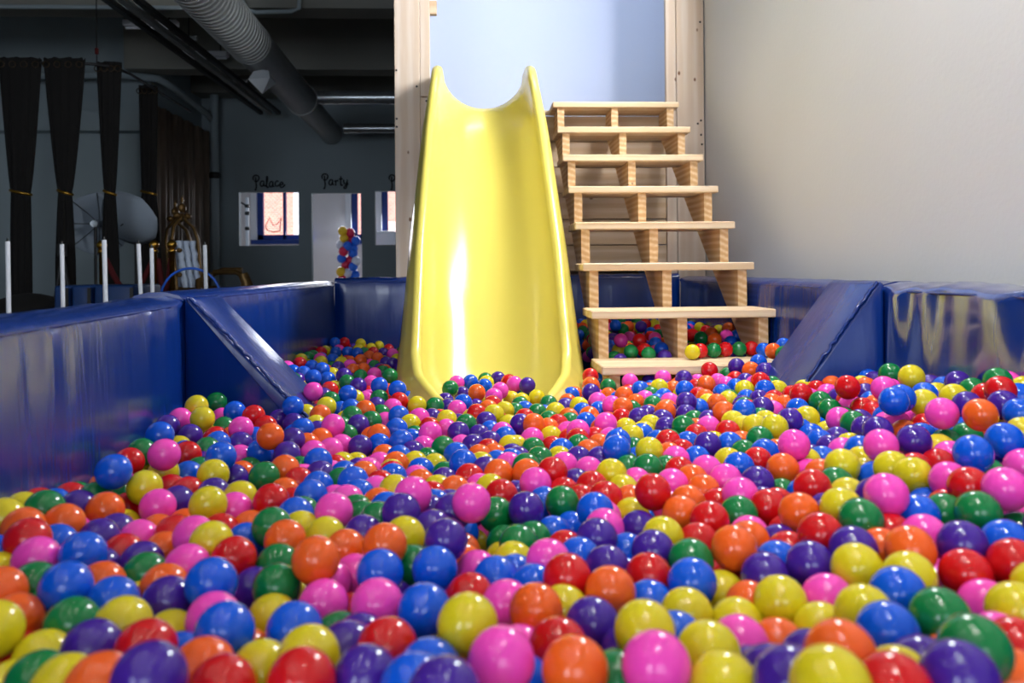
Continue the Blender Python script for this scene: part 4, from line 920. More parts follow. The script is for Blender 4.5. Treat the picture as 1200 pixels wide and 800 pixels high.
B-594,4520,260 G848,1691,364 Y631,1256,337 P-551,2162,305 O-431,1415,303 G179,2581,275 P597,1327,332 Y735,1845,344 K-627,1246,315 B758,2699,327 B-476,3590,277 P-628,1100,312
R973,1519,393 K910,4094,377 B473,977,329 B-528,4121,271 O454,1943,304 G-605,4221,279 K-404,1106,295 O468,2945,274 B-398,2757,288 Y946,1223,393 B1049,4358,384 O870,4890,390
G695,1525,351 K393,1633,307 O825,2619,335 O1060,3966,382 K573,2205,320 G325,2936,255 R885,4649,390 O33,1600,289 K157,2106,285 B1202,4926,395 B291,1192,313 R-154,1416,289
P856,4398,384 K1095,1175,424 B-579,845,304 R-142,1656,286 G-225,1769,286 B671,693,358 K1100,1495,424 O128,1592,295 G-741,2052,309 O664,3571,368 P873,2083,364 K-740,4480,275
R1138,4335,384 O-437,1022,300 O697,4910,399 O-425,748,304 O286,2482,279 G-797,3557,295 P1120,2355,408 K-390,582,294 O1156,1816,426 K-557,1422,300 Y430,1280,314 B1195,4369,385
Y1207,4502,394 R-552,4705,261 G-678,953,316 G1179,1477,432 O398,547,385 O-421,591,368 K1033,1202,483 Y26,693,356 K715,908,421 B1054,3665,430 Y1146,1364,494 K1057,1345,479
Y-70,632,364 K-35,696,354 Y-508,789,358 O569,613,407 R-589,914,365 O931,1062,463 K155,2704,261 O-347,2032,294 Y-49,1613,289 R332,929,307 P542,2578,295 O-416,3814,274
P512,2638,296 Y-475,1477,297 P117,909,304 B425,1089,316 R-104,2717,259 Y575,2681,295 G-29,2040,282 P-819,3483,306 O1032,3834,381 O-760,4580,282 P1058,3671,364 B738,871,363
K-376,4623,254 Y-344,2908,275 R566,2302,311 K425,2279,295 R1188,1598,425 P503,1615,323 O15,1247,294 K-613,4798,253 P1019,3477,363 Y-376,997,297 B563,830,334 Y-105,2836,250
R76,1552,297 O328,2204,289 Y1202,2940,393 G-428,1703,300 Y-556,1722,306 R-508,1136,297 K264,2278,284 R964,1141,406 K-417,3436,277 G865,4503,389 R-644,1901,304 B-335,825,302
G-470,4321,260 P436,2799,276 G-589,3926,273 B-761,4821,266 Y1208,4667,395 R-48,2615,260 Y844,958,381 R-817,3275,302 O766,2860,317 P-454,914,296 R-129,859,292 O1085,2017,400
R-420,1996,293 R-131,2950,255 O148,2219,285 R-461,3382,290 G886,1558,375 O73,1162,292 R349,1678,299 P751,1588,346 R-621,2954,294 P-438,2997,280 P788,1985,349 G-699,3245,295
R866,2779,337 K499,805,328 K1178,1916,430 O-626,1683,310 K395,1565,313 B246,2933,256 R-319,3230,274 O-704,1509,309 K557,1831,319 G-528,2281,307 Y586,4871,378 O683,4605,389
B304,1969,302 R-492,1247,300 G573,961,336 B692,2240,322 B629,2962,293 G1115,3641,368 O-633,3470,291 P-777,2357,315 O-419,3551,276 Y798,1006,381 B997,4503,394 R-345,3991,266
R-713,3471,295 K-188,1122,290 B1097,1782,424 Y-499,1050,297 O924,4011,375 R310,1434,303 O662,1936,333 G466,2333,296 P1189,1227,434 R642,4486,391 K248,1274,312 K-292,1434,290
G-353,2494,290 Y537,1233,324 O832,1108,379 R-403,1621,297 R-770,4166,280 O-69,1539,288 K95,583,355 B-224,692,364 K-601,827,363 P-649,915,365 P-178,766,354 G420,654,384
G-450,748,368 K493,642,394 K200,572,366 B1144,1276,499 P1184,1572,494 G1048,1286,490 K-411,4639,309 B883,897,462 O-283,603,361 B-581,4599,262 O1060,2304,388 Y-576,3192,292
R615,2413,314 Y-709,3171,300 B313,568,310 B-429,4480,253 O687,2489,314 G357,1753,311 B-621,1015,317 O777,1266,359 Y-734,4709,270 G708,4349,382 P-374,2966,277 R761,3929,375
K-389,2148,291 R858,1865,357 P570,4695,377 Y-421,4389,261 P738,2781,312 Y802,3857,371 G241,1348,298 O226,1997,288 B991,3086,345 G1062,4176,390 K707,2033,330 O-13,1674,286
Y-148,1017,289 K29,2172,285 G-634,1382,313 R670,3968,370 P52,1932,285 R-214,2822,266 G754,1184,359 K-814,4072,288 P-456,2101,295 P850,2866,333 O539,2784,288 G-350,3312,272
B592,4752,385 P575,2481,304 R635,1596,332 R-417,2341,298 K49,1750,297 O-664,3415,291 P353,848,313 Y1094,1426,426 P1057,1944,404 Y228,1764,291 P-130,2144,286 Y-411,2819,282
G914,2146,359 K287,1849,306 R120,1046,306 R1073,4057,376 R-395,2082,292 O620,2104,316 K501,1737,321 P4,976,291 Y53,2389,279 B390,2224,292 O763,4790,390 Y-86,2101,282
K-108,2484,276 P1030,1082,428 R-536,1609,301 K-562,3404,284 K-367,3030,281 Y602,1988,323 R187,1213,297 O488,535,330 Y977,2866,357 O631,1462,331 R-401,1528,299 B-196,2620,282
G170,1467,294 P1168,2151,415 R-393,4562,247 K64,684,298 Y995,3164,346 R628,3053,293 G-311,701,305 O-7,669,299 R696,1240,352 G932,1435,385 R340,1906,300 P384,2928,268
G-595,3772,279 O-290,2939,269 B747,4246,381 K-813,4320,287 K-516,636,300 O968,4349,386 R-265,1526,289 B235,1412,297 B-187,2499,281 R-662,4650,266 Y-489,3244,281 Y463,2396,307
P-653,4031,279 P756,2343,328 B-234,2213,288 B799,4190,383 P257,1039,313 O-753,3608,301 G558,1069,342 B288,2648,266 O470,2542,290 P457,2161,298 Y214,988,299 O526,1897,317
Y1003,1208,413 K-377,1865,292 P827,2697,332 B-658,996,368 K149,609,366 K100,643,357 G-390,4439,309 R1109,4624,449 B1024,3787,427 G-12,581,354 K1068,4421,443 O788,799,445
O826,990,445 B540,562,394 P907,998,454 G645,661,418 P617,783,405 R993,1063,481 G-509,667,363 R1125,4198,379 B-129,2259,279 B-97,570,291 G1194,2261,425 R202,712,300
K1202,4821,390 B-419,3641,270 O761,2486,326 B91,2739,244 Y-542,908,299 G575,2063,314 P-318,1721,293 Y806,2106,351 G889,4824,397 R724,1937,334 B955,4223,377 K-495,2019,296
G-772,3389,304 P374,783,322 K-672,2081,307 K-375,3769,273 Y570,587,341 P-648,4348,267 B-759,3955,293 P-54,1926,285 B147,1122,305 P879,4744,401 O-506,1531,300 Y-481,4540,258
R1060,1301,432 R4,570,292 K178,1349,296 P-521,4801,246 R-663,4893,253 B-789,2098,312 B-379,1783,292 G-620,2829,294 O-618,4448,264 R789,3983,374 Y-523,2827,287 R903,2312,352
G531,1540,318 K44,886,303 K162,1995,287 Y-810,3994,286 Y-199,1204,295 G143,2870,242 B13,1046,291 O-290,645,290 Y99,1249,293 O920,2408,356 G-482,4697,248 K813,1056,436
K729,832,419 B-605,733,361 G592,729,405 P1105,1468,498 B-355,698,360 G371,606,377 P262,637,370 K778,894,431 O-545,849,360 G-348,3786,327 O840,2344,311 P690,3094,272
G1024,2930,320 P306,2696,228 G881,1628,340 G-550,3135,258 R20,2864,204 O1120,3932,378 R-818,2294,324 Y802,4431,384 Y-198,2278,282 B733,3681,371 K-87,2003,247 P948,4810,355
Y297,653,309 R128,1882,287 R761,2627,326 P625,1396,339 K-390,2214,292 G-629,2894,294 Y566,4596,365 O1093,4289,388 G-235,2908,261 K-350,751,292 Y955,1079,404 Y-443,3310,277
Y-406,2599,284 K442,1675,308 R-206,839,292 O-817,3027,274 O300,2034,266 B-247,1884,252 R732,3633,328 G-70,1059,264 B634,4352,346 P638,1070,311 Y963,2026,342 P902,1907,335
O-576,4644,217 R-748,2232,279 B-609,2166,266 K72,562,269 Y753,1533,312 R1168,1658,388 R12,2003,245 O938,956,365 O-229,2466,241 O980,1831,349 O79,2084,257 K577,2151,276
O216,2105,256 Y1131,1944,386 K569,4794,332 K-808,3214,270 R353,1134,278 B1073,1759,369 K-729,2393,269 P1037,2045,352 K319,1252,276 B776,3788,340 O-581,4150,232 K-463,2938,258
R-241,2757,239 Y721,4815,353 O278,840,282 G525,679,296 B-706,3875,248 R658,3758,340 R781,2270,299 R1108,4002,340 R707,3007,270 B-680,3117,265 P-34,1311,263 R509,1955,274
G132,1379,254 G-679,1070,274 G-693,1769,284 Y-346,1050,262 B752,4107,338 K-529,2211,267 B500,2728,258 P779,2420,305 G646,3142,275 K-310,1942,253 P1164,1731,390 O1132,2908,347
Y-540,3740,246 P939,1613,356 O-376,4035,235 G-646,3232,259 R-379,3607,233 B838,2243,307 B561,1391,294 O271,2222,258 P1176,2001,392 O-375,1176,267 G1196,2351,389 Y-273,2266,255
R-96,778,253 K129,2157,251 R1102,1349,401 Y-329,4612,210 Y-370,4666,207 K-2,1897,254 Y1118,3720,334 K777,1816,307 O-437,1835,257 P720,2445,284 B-748,3291,263 O-151,1477,262
Y-709,4548,237 Y-143,1722,258 Y1061,3328,322 G-809,3812,264 R-406,955,262 Y490,1568,282 B-719,4333,244 K471,2641,249 P677,1300,309 P216,1139,264 P510,1438,280 G-473,1921,263
R1150,1560,394 R742,801,326 O-385,4260,229 P847,2506,300 P236,2397,249 G-81,1845,250 K-124,2887,216 B-235,2318,248 O652,1728,298 Y88,751,260 Y1117,3266,330 B-514,4385,226
Y546,2370,275 G-129,2526,235 Y691,1978,292 O-557,3611,253 K725,4032,347 O577,1924,280 R-620,3394,249 R1032,2181,348 Y1032,1625,365 G976,1749,349 Y480,1824,277 G-216,1441,257
K755,2145,296 K863,2448,313 Y-74,1667,262 P621,2547,275 K1101,4457,347 O-458,2863,245 P341,983,274 P12,1393,253 O188,2467,234 K-613,4071,243 K924,2973,301 G784,2743,292
B-319,1775,262 R55,2810,213 G98,1975,249 K416,685,283 P1001,1678,368 R689,2083,298 B823,4647,362 O-28,915,257 G-365,2859,238 G590,1639,298 P1057,1469,388 B342,2532,252
Y1010,3287,314 K14,2625,219 K-749,4273,246 R-257,2076,259 K681,865,313 B-264,2700,236 P-687,4175,246 B-345,2177,261 G290,2347,248 R-561,4027,238 Y772,3088,275 G552,1761,289
O-541,2932,257 R553,1293,288 K1107,1622,382 P-668,3544,252 B1190,4437,356 R801,1629,321 G-780,3723,265 R477,2220,270 O1020,4173,340 B-455,4220,231 K-488,988,264 Y626,2905,271
K-498,1414,269 P344,2759,236 O-139,658,252 R1091,1839,376 Y779,3390,323 G-600,3532,251 O1116,2125,377 R1062,3086,329 P-537,2111,266 Y1056,2984,320 P1116,2238,363 Y-295,2793,241
O856,4338,349 R-287,874,265 Y920,1981,331 B1105,4104,348 G356,2267,252 O1085,3896,332 B1125,3584,329 O893,1171,451 O-116,702,365 P541,684,407 G975,1179,471 B1091,1208,492
B460,550,392 O-187,638,350 B-371,627,366 G-97,580,361 R-436,671,362 K1052,3531,323 G-483,4049,238 K-173,1860,256 Y206,2279,252 R-468,4852,210 K-634,783,269 Y-564,4224,228
R235,1816,255 O440,607,290 R437,1206,289 P-25,2407,238 P-266,1219,261 B810,1153,344 O429,2698,255 P60,1444,254 B788,1883,314 K-596,2276,273 K956,4701,354 Y1070,3205,317
G-412,3269,244 P1069,4785,363 P-94,949,253 G-657,1992,273 G309,1358,272 K1037,1896,362 Y638,2226,292 O911,4591,356 B-785,4688,231 Y994,4395,357 G931,1492,357 R473,858,362
K-278,1296,262 O-379,1730,256 O148,1770,253 Y-717,4117,254 Y942,4431,347 Y-428,3361,241 K1060,4653,366 R616,1194,300 P864,1766,326 Y-263,1136,255 P-711,4803,222 K153,2359,253
Y-511,767,272 R-30,2192,251 G-738,1557,279 Y127,1655,260 G938,2089,339 G-193,2568,235 B-625,1508,276 P-502,3384,243 R-372,4816,214 K-769,1999,280 O-518,3512,248 G-478,1743,266
B-490,3121,252 R-676,1228,278 P674,1671,309 Y447,804,287 Y-165,1607,258 Y-36,2913,205 O978,3374,323 Y-412,806,259 P1147,2294,382 O-700,3611,261 B879,1073,346 P-763,4753,231
R511,1053,288 Y-78,2659,231 B-154,2754,223 Y-601,4322,233 Y758,2562,284 Y298,1793,261 Y207,2880,205 R-301,3176,243 Y-322,4322,225 O408,1709,267 B524,2118,268 G809,4812,357
G764,1726,312 O-495,1674,261 K779,3024,285 O360,2088,264 Y-50,2738,217 P-460,3869,241 K434,2576,246 B669,2163,291 G738,1660,305 Y-201,2021,259 P-547,3873,247 G37,2318,247
K373,2162,264 O-618,3634,256 K176,913,272 P573,1576,350 P-810,4201,248 B734,4554,351 O-681,1843,284 G-365,3136,246 B21,2226,256 O-352,2644,249 G-581,3252,253 Y-375,1936,265
K852,1019,349 Y638,2634,278 B8,1141,253 R1025,4739,352 P181,2056,249 P724,3747,341 R1024,4570,361 K996,1436,363 K232,1614,267 G-431,664,262 B400,2407,256 Y1078,1108,394
R94,2922,211 B-432,4731,205 R685,4722,357 Y987,1952,355 B2,2092,245 R-804,4450,239 O-21,2683,218 G-326,593,256 Y-369,860,259 Y-725,4053,243 P-38,2516,233 G779,1328,322
R-90,2174,245 K-452,4652,214 K547,1688,291 O-822,3660,263 G805,2900,285 G-520,3813,237 K-511,3046,252 G-684,4713,227 Y493,2031,281 G-178,1346,262 R246,1937,260 Y342,1195,280
Y-708,1664,273 G-134,2072,247 K436,1524,279 K161,1055,260 Y-220,2169,247 G104,2653,218 K-130,1269,258 R-471,4109,239 K-730,3679,251 Y709,2872,279 P582,1474,295 O-651,4406,230
R743,4304,357 B-676,1557,280 B-311,1868,251 K669,2398,284 K229,2666,226 K-178,2920,229 R559,2901,253 Y996,1465,419 G988,2230,335 Y-369,3484,236 P1032,2858,325 O-581,4396,229
Y474,897,286 G62,2463,234 G494,2815,250 Y279,726,269 B1201,1871,392 G-799,4564,234 B-756,2148,274 B-803,4861,226 B795,4543,350 Y617,920,302 O-752,1845,275 P-504,4588,216
O-692,1942,276 P89,2218,243 R596,1006,302 P-628,3982,247 K427,2890,239 O-659,3735,245 P-107,1108,258 O223,2521,245 Y688,2740,284 Y683,4268,348 Y928,2845,312 O648,1860,300
B771,2023,302 P1162,1261,388 B284,1151,269 G687,1888,373 G919,4510,347 P-586,1134,267 R286,2130,252 R436,1016,282 B-237,1968,261 P1190,4551,354 G-654,3052,257 P835,2820,295
B1051,4420,357 P873,2656,307 G911,3814,331 Y-495,4268,227 K-228,779,256 B-465,1103,261 K127,2798,203 R381,2839,237 G367,2328,263 R-463,3467,244 R-797,2834,275 B302,1698,259
P66,959,260 P-439,1183,263 B549,4919,326 P408,1321,274 O-165,1957,255 P-42,2324,249 K346,630,274 O374,1861,269 B1185,2086,387 R-461,3189,247 K-507,2346,265 P1130,2062,449
G172,1045,342 R341,1360,340 K82,849,259 B-547,3455,246 O1151,1432,393 Y661,3295,319 B-149,2624,240 B-602,1938,263 Y-733,4636,235 R238,2582,237 P525,1169,291 K891,1399,349
O1127,3151,329 R-403,3978,239 O-633,3172,255 P1113,3046,337 G-491,1584,266 K-230,1380,264 R-553,1473,262 R-42,1002,259 K1042,4014,344 K1009,2359,335 R688,3194,284 Y919,4187,344
K-504,1857,260 K-779,3443,267 G629,666,317 Y713,3860,338 B1167,4897,354 Y385,744,277 O-540,1215,266 G840,1979,319 P696,1482,305 K917,1736,335 G-782,2899,270 B-495,4445,223
R-416,3738,230 P37,1840,249 K74,1323,263 K-597,3022,252 G-371,2309,253 K540,2518,259 Y-511,3324,248 P103,640,259 B15,2745,210 Y430,1463,274 P-95,2783,220 B-614,4690,232
G-291,1574,255 B223,815,272 K587,3017,260 G-139,1801,251 Y767,4374,345 B-564,4827,211 O835,1365,330 G-517,856,265 K-325,2097,265 Y774,1077,324 G-249,2857,227 P430,2002,274
R-617,1427,275 Y171,1746,327 P158,1686,334 G481,1565,354 R697,2202,372 O-405,1943,324 Y552,4734,327 B523,968,294 O-207,1046,256 P860,2152,324 K657,4872,349 R-66,2857,208
P1091,4598,350 R490,1260,283 K988,3218,315 Y-115,2409,240 K586,3165,267 R842,2043,314 K-301,2403,250 O-692,1134,272 P-375,3389,240 G686,1364,314 R-663,4603,224 P-17,805,261
R1037,2106,359 O-375,4200,221 G251,1220,272 Y-597,3837,238 P639,1521,306 R930,1031,363 K-354,2438,248 R-198,1543,255 K-427,3117,243 O357,1578,267 R313,1635,262 O-120,2197,319
G593,718,305 Y944,4870,367 B1018,4090,337 B-597,1647,267 Y-450,1531,259 K863,4707,354 Y149,727,268 B-764,1938,276 O850,4582,353 G210,2188,255 R740,4617,356 B1004,2801,326
B939,4308,346 K-661,2373,265 O314,2434,249 P36,631,256 O-302,977,253 P-624,2104,266 P-118,1911,259 B-191,571,262 K136,1306,256 R406,2496,248 O-536,1925,267 O-292,2503,244
Y558,908,297 B-683,3361,253 K-502,4748,212 G1078,1259,387 P706,2596,276 G-655,4509,235 B-555,2448,344 B-34,3258,316 B-666,4001,332 B-236,1641,251 K831,2565,303 G-748,3040,271
B687,4653,351 R739,4179,347 K-539,683,260 P-721,3741,255 P294,2890,215 K282,1537,265 R-517,4171,235 K477,1892,275 B-339,3070,240 G834,1290,330 R-494,2156,263 Y-151,2200,249
O-458,1366,265 K215,555,266 P-403,2907,241 B-527,1294,262 Y-474,3954,230 Y-644,1298,268 P-297,2327,246 O1038,4911,358 B365,1955,270 B-532,1789,268 O-823,2393,280 P778,2956,285
P-181,910,264 B718,2302,286 G553,2014,274 R619,4230,340 R1076,2357,361 O683,4515,347 Y1166,1186,393 O587,1547,287 R643,2460,272 Y791,4052,350 G921,3941,334 K-544,1986,265
B279,2817,218 R-353,2753,239 G-418,3056,241 B52,1676,250 R-638,1727,268 R-161,2834,222 O-268,1824,257 G-150,1192,255 Y-584,4744,221 G-538,4905,215 O901,2246,325 R-98,1602,254
O1127,4804,354 P1027,4319,343 P-156,798,266 B771,1467,323 O-564,1023,269 K-603,1575,270 B626,2284,275 B1072,4221,344 Y-567,1364,267 G148,1539,267 O-452,1522,335 R-445,1586,330
"""

# ------------------------------------------------------------------ dark hall on the left
# curtains gathered at a tie
M_bronze = mat('dark_bronze', srgb(60, 48, 30), .5, metal=.6)
def curtain(label, x, y, zt, wt, ztie, wtie, wb, lean=0, rz=0):
    t = thing('gathered_curtain', label, 'curtain', (x, y, 0), 'black curtains gathered with gold ties')
    t.rotation_euler.z = rz
    rng = random.Random(int(x*100)); n = 72; v = []; f = []
    zs = [0, .3, .6, .9, 1.2, ztie-.15, ztie-.06, ztie, ztie+.06, ztie+.2, ztie+.45, ztie+.75, zt-.25, zt-.08, zt, zt+.03]
    ph = rng.uniform(0, 6)
    for z in zs:
        if z <= ztie: q = (ztie-z)/ztie; w = wtie+(wb-wtie)*min(1, q*2.2)**.8; th = w*.45
        else: q = (z-ztie)/(zt-ztie); w = wtie+(wt-wtie)*q**.75; th = wtie*.45*(1-q)+.055*q
        for k in range(n):
            a = 2*math.pi*k/n; fo = 1+.13*math.sin(11*a+ph)+.07*math.sin(17*a+ph*2+z)
            if abs(z-ztie) < .01: fo *= .9
            v.append((w/2*math.cos(a)*(1+.04*math.sin(9*a)) , th/2*math.sin(a)*fo*1.3, z+(.012*math.sin(9*a+ph) if z >= zt else 0)))
    m = len(zs)
    for i in range(m-1):
        for k in range(n): f.append((i*n+k, i*n+(k+1) % n, (i+1)*n+(k+1) % n, (i+1)*n+k))
    f.append(tuple(range((m-1)*n, m*n)))
    MB().add(v, f, True).build('drape', M_curtain, t, offset=False)
    MB().tube([(wtie*.53*math.cos(a), wtie*.33*math.sin(a), ztie-.02*math.cos(a)) for a in [2*math.pi*k/24 for k in range(24)]], .014, 6, closed=True).build('tie_band', M_gold, t, offset=False)
    for k in range(4):
        xx = wt*(-.4+.27*k); g = MB(); g.tube([(xx+.028*math.cos(a), -.035, zt-.03+.028*math.sin(a)) for a in [2*math.pi*j/14 for j in range(14)]], .006, 5, closed=True); g.build('eyelet', M_bronze, t, offset=False)
curtain('black gathered curtain at the far left of the row', -4.19, 7.7, 2.74, .38, 1.53, .17, .19)
curtain('black gathered curtain, wide top, second along the rail', -3.79, 7.7, 2.74, .37, 1.53, .12, .18)
curtain('narrow black curtain hanging below the hanger wire', -3.45, 7.85, 2.74, .23, 1.54, .10, .17)
curtain('black curtain beside the brown draped backdrop', -3.50, 8.9, 2.76, .20, 1.64, .15, .25)
rail = MB().tube([(-5.2, 7.7, 2.73), (-3.75, 7.7, 2.73), (-3.55, 7.72, 2.73), (-3.40, 7.85, 2.73), (-3.36, 8.1, 2.73), (-3.42, 8.9, 2.75), (-3.5, 10.2, 2.77)], .014, 8)
tag(rail.build('curtain_rail', M_black), 'thin curved metal curtain rail carrying the black curtains', 'rail')
wr = thing('hanger_wire', 'thin wire from ceiling to the curtain rail with red tag', 'wire', (-3.54, 7.8, 2.74))
MB().tube([(-3.54, 7.8, 2.735), (-3.54, 7.8, 4.3)], .006, 6).build('wire', M_black, wr)
MB().box((-3.555, 7.785, 2.84), (-3.525, 7.815, 2.90), .006).build('tag', M_red, wr)
# brown draped backdrop on the side wall
mb = MB(); v = []; f = []; n = 90
for z in (0, .8, 1.6, 2.4, 3.05):
    for k in range(n): v.append((-4.30+.035*math.sin(k*1.1+.4*math.sin(z*2+k*.2))+.02*math.sin(k*.37), 10.95+2.35*k/(n-1), z))
for i in range(4):
    for k in range(n-1): f.append((i*n+k, i*n+k+1, (i+1)*n+k+1, (i+1)*n+k))
M_brown = mat('brown_shimmer_cloth', srgb(140, 121, 104), .6, var=.6, vscale=3.5, stretch=(1, 5, .7))
bd = mb.add(v, f, True).build('draped_backdrop', M_brown); tag(bd, 'dark brown shimmery drape covering the side wall', 'drape')
bd.modifiers.new('thickness', 'SOLIDIFY').thickness = .012

# pipes
def pipe(name, label, pts, r, m, cat='pipe', group=None):
    o = MB().tube(pts, r, 12).build(name, m); tag(o, label, cat, group); return o
pw = thing('wall_pipe', 'white pipe running along the alcove and round to the side wall', 'pipe', (-6, 11.05, 3.45))
MB().tube([(-8.8, 11.05, 3.40), (-5.2, 11.05, 3.42), (-4.75, 11.05, 3.43), (-4.25, 11.15, 3.40), (-4.2, 11.6, 3.36), (-4.2, 13.0, 3.28), (-4.2, 13.3, 3.2)], .05, 12).build('pipe', M_far, pw)
for x in (-7.2, -5.6): MB().box((x-.02, 10.98, 3.34), (x+.02, 11.12, 3.48), .004).build('clamp', M_steel, pw)
vp = thing('vertical_pipe', 'white vertical pipe in the far corner of the hall', 'pipe', (-4.15, 13.2, 0))
MB().tube([(-4.15, 13.2, 0), (-4.15, 13.2, 4.3)], .065, 14).build('pipe', M_far, vp)
MB().lathe([(.075, 2.28), (.085, 2.3), (.085, 2.36), (.075, 2.38)], (-4.15, 13.2, 0)).build('coupling', M_black, vp)
# spiral duct
dt = thing('spiral_duct', 'large grey spiral air duct running along the hall ceiling', 'duct', (-2.2, 8, 3.05))
DX = lambda y: -2.20-.02*(y-6.9)
rb = MB(); pr = []
for k in range(0, 60):
    y = 3.2+k*.084; pr += [(y, .175), (y+.022, .175), (y+.03, .212), (y+.076, .212)]
n = 28; v = []; f = []
for y, r in pr:
    for k in range(n): a = 2*math.pi*k/n; v.append((DX(y)+r*math.cos(a), y, 3.06+r*math.sin(a)))
for i in range(len(pr)-1):
    for k in range(n): f.append((i*n+k, i*n+(k+1) % n, (i+1)*n+(k+1) % n, (i+1)*n+k))
rb.add(v, f, False).build('corrugated_duct', M_ductdk, dt)
MB().tube([(DX(8.2), 8.2, 3.06), (DX(10.9), 10.9, 3.06)], .20, 28).build('smooth_duct', M_ductdk, dt)
MB().tube([(DX(10.88), 10.88, 3.05), (DX(12.9), 12.9, 3.05), (DX(13.4), 13.42, 3.03)], .17, 24).build('end_duct', M_ductdk, dt)
for y in (8.2, 10.88): MB().tube([(DX(y), y-.03, 3.06), (DX(y), y+.03, 3.06)], .215, 28).build('collar', M_ductdk, dt)
df = thing('duct_diffuser', 'shiny square sheet metal air diffuser under the duct', 'diffuser', (-2.20, 8.5, 2.8))
MB().tube([(-2.22, 8.62, 2.92), (-2.19, 8.5, 2.80)], .065, 16).build('neck', M_sheet, df)
MB().add([(-2.25, 8.43, 2.84), (-2.10, 8.43, 2.85), (-2.10, 8.58, 2.85), (-2.25, 8.58, 2.84), (-2.29, 8.36, 2.74), (-2.07, 8.36, 2.76), (-2.07, 8.62, 2.76), (-2.29, 8.62, 2.74), (-2.17, 8.45, 2.61)],
         [(0, 1, 2, 3), (0, 1, 5, 4), (1, 2, 6, 5), (2, 3, 7, 6), (3, 0, 4, 7), (4, 5, 8), (5, 6, 8), (6, 7, 8), (7, 4, 8)]).build('hood', M_sheet, df)
for y, z, r, lb in ((10.55, 3.02, .085, 'near galvanised branch duct running right from the spiral duct'), (12.6, 2.98, .075, 'far galvanised branch duct running right from the spiral duct')):
    b = thing('branch_duct', lb, 'duct', (-1.2, y, z), 'branch ducts')
    MB().tube([(-2.0, y, z), (1.4, y, z)], r, 20).build('duct', M_steel, b)
    for x in (-1.93, -1.75, -1.1, -.4): MB().tube([(x-.015, y, z), (x+.015, y, z)], r+.008, 20).build('joint', M_steel, b)
# cable trays
ct = thing('cable_tray', 'dark pair of conduits running along the hall ceiling', 'conduit', (-3.25, 8, 3.3))
for x in (-3.36, -3.22, -3.08): MB().box((x-.03, 3, 3.27), (x+.03, 13.0, 3.32)).build('conduit', M_black if x != -3.22 else M_ductdk, ct)
for y in (5, 7, 9, 11): MB().box((-3.42, y, 3.32), (-3.02, y+.04, 3.36)).build('bracket', M_ductdk, ct)
pipe('ceiling_conduit', 'pale bent conduit dropping below the ceiling beam', [(-2.6, 8.2, 3.9), (-2.35, 8.3, 3.55), (-2.28, 8.35, 3.44), (-2.2, 8.35, 3.42), (-1.85, 8.35, 3.43), (-1.77, 8.35, 3.46), (-1.74, 8.35, 3.9)], .022, M_far, 'conduit')
pipe('ceiling_conduit', 'thin grey conduit along the underside of the beam', [(-8, 8.35, 3.46), (-2.9, 8.35, 3.46)], .022, M_far, 'conduit')
for x0, y, lab in ((-3.45, 10.6, 'short fluorescent batten, farther back under the ceiling'), (-3.62, 9.3, 'short fluorescent batten nearer the spiral duct')):
    t = thing('light_batten', lab, 'light', (x0, y, 3.6), 'unlit light battens')
    MB().box((x0-.3, y-.05, 3.55), (x0+.3, y+.05, 3.62), .008).build('body', M_pvc, t); MB().tube([(x0-.28, y, 3.535), (x0+.28, y, 3.535)], .016, 8).build('tube', M_pvc, t)
    for x in (x0-.2, x0+.2): MB().tube([(x, y, 3.6), (x, y, 4.3)], .008, 6).build('hanger', M_black, t)

# white poles
for x, y, zt, lx, lab in ((-2.79, 5.0, .975, .01, 'white pole standing behind the pads at far left'), (-2.47, 5.0, .955, .012, 'white pole before the second black curtain'),
                      (-2.215, 5.0, .98, .018, 'white pole before the narrow black curtain'), (-1.995, 5.0, .955, .035, 'taller of two crossed white poles by the blue hoop'),
                      (-1.965, 5.06, .93, .01, 'shorter of two crossed white poles by the blue hoop'), (-1.615, 5.0, .945, .02, 'white pole at the right foot of the blue hoop')):
    t = thing('white_pole', lab, 'pole', (x, y, 0), 'white poles behind the pit')
    MB().tube([(x, y, .03), (x-lx, y, zt)], .0135 if zt > .96 else .012, 12).build('pole', M_pvc, t)
    MB().tube([(x-lx, y, zt), (x-lx, y, zt+.02)], [.008, .005], 8).build('tip', M_black, t)
    MB().lathe([(0, .04), (.09, .035), (.11, 0), (0, 0)], (x, y, 0)).build('base', M_black, t)
hp = MB().tube([(-1.79+.185*math.cos(a), 5.2, .62+.185*math.sin(a)*1.0) for a in [math.pi*k/30 for k in range(31)]], .008, 8)
hp.tube([(-1.605, 5.2, .62), (-1.605, 5.2, 0)], .008, 8).tube([(-1.975, 5.2, .62), (-1.975, 5.2, 0)], .008, 8)
tag(hp.build('play_hoop', M_hoop), 'blue arched play hoop between the white poles', 'hoop')
# blue foam blocks
for x0, x1, lab in ((-3.14, -3.035, 'narrow blue foam block left of the others'), (-3.01, -2.87, 'blue foam block in the middle of three'), (-2.845, -2.56, 'widest blue foam block beside the stanchion')):
    t = thing('foam_block', lab, 'foam block', ((x0+x1)/2, 6.4, 0), 'blue foam blocks behind the pit')
    MB().box((x0, 6.2, 0), (x1, 6.75, .69), .02, seg=3).build('block', M_bluemat, t)
    MB().box((x1-.02, 6.19, .02), (x1+.005, 6.2, .67)).build('seam_strip', M_black, t)
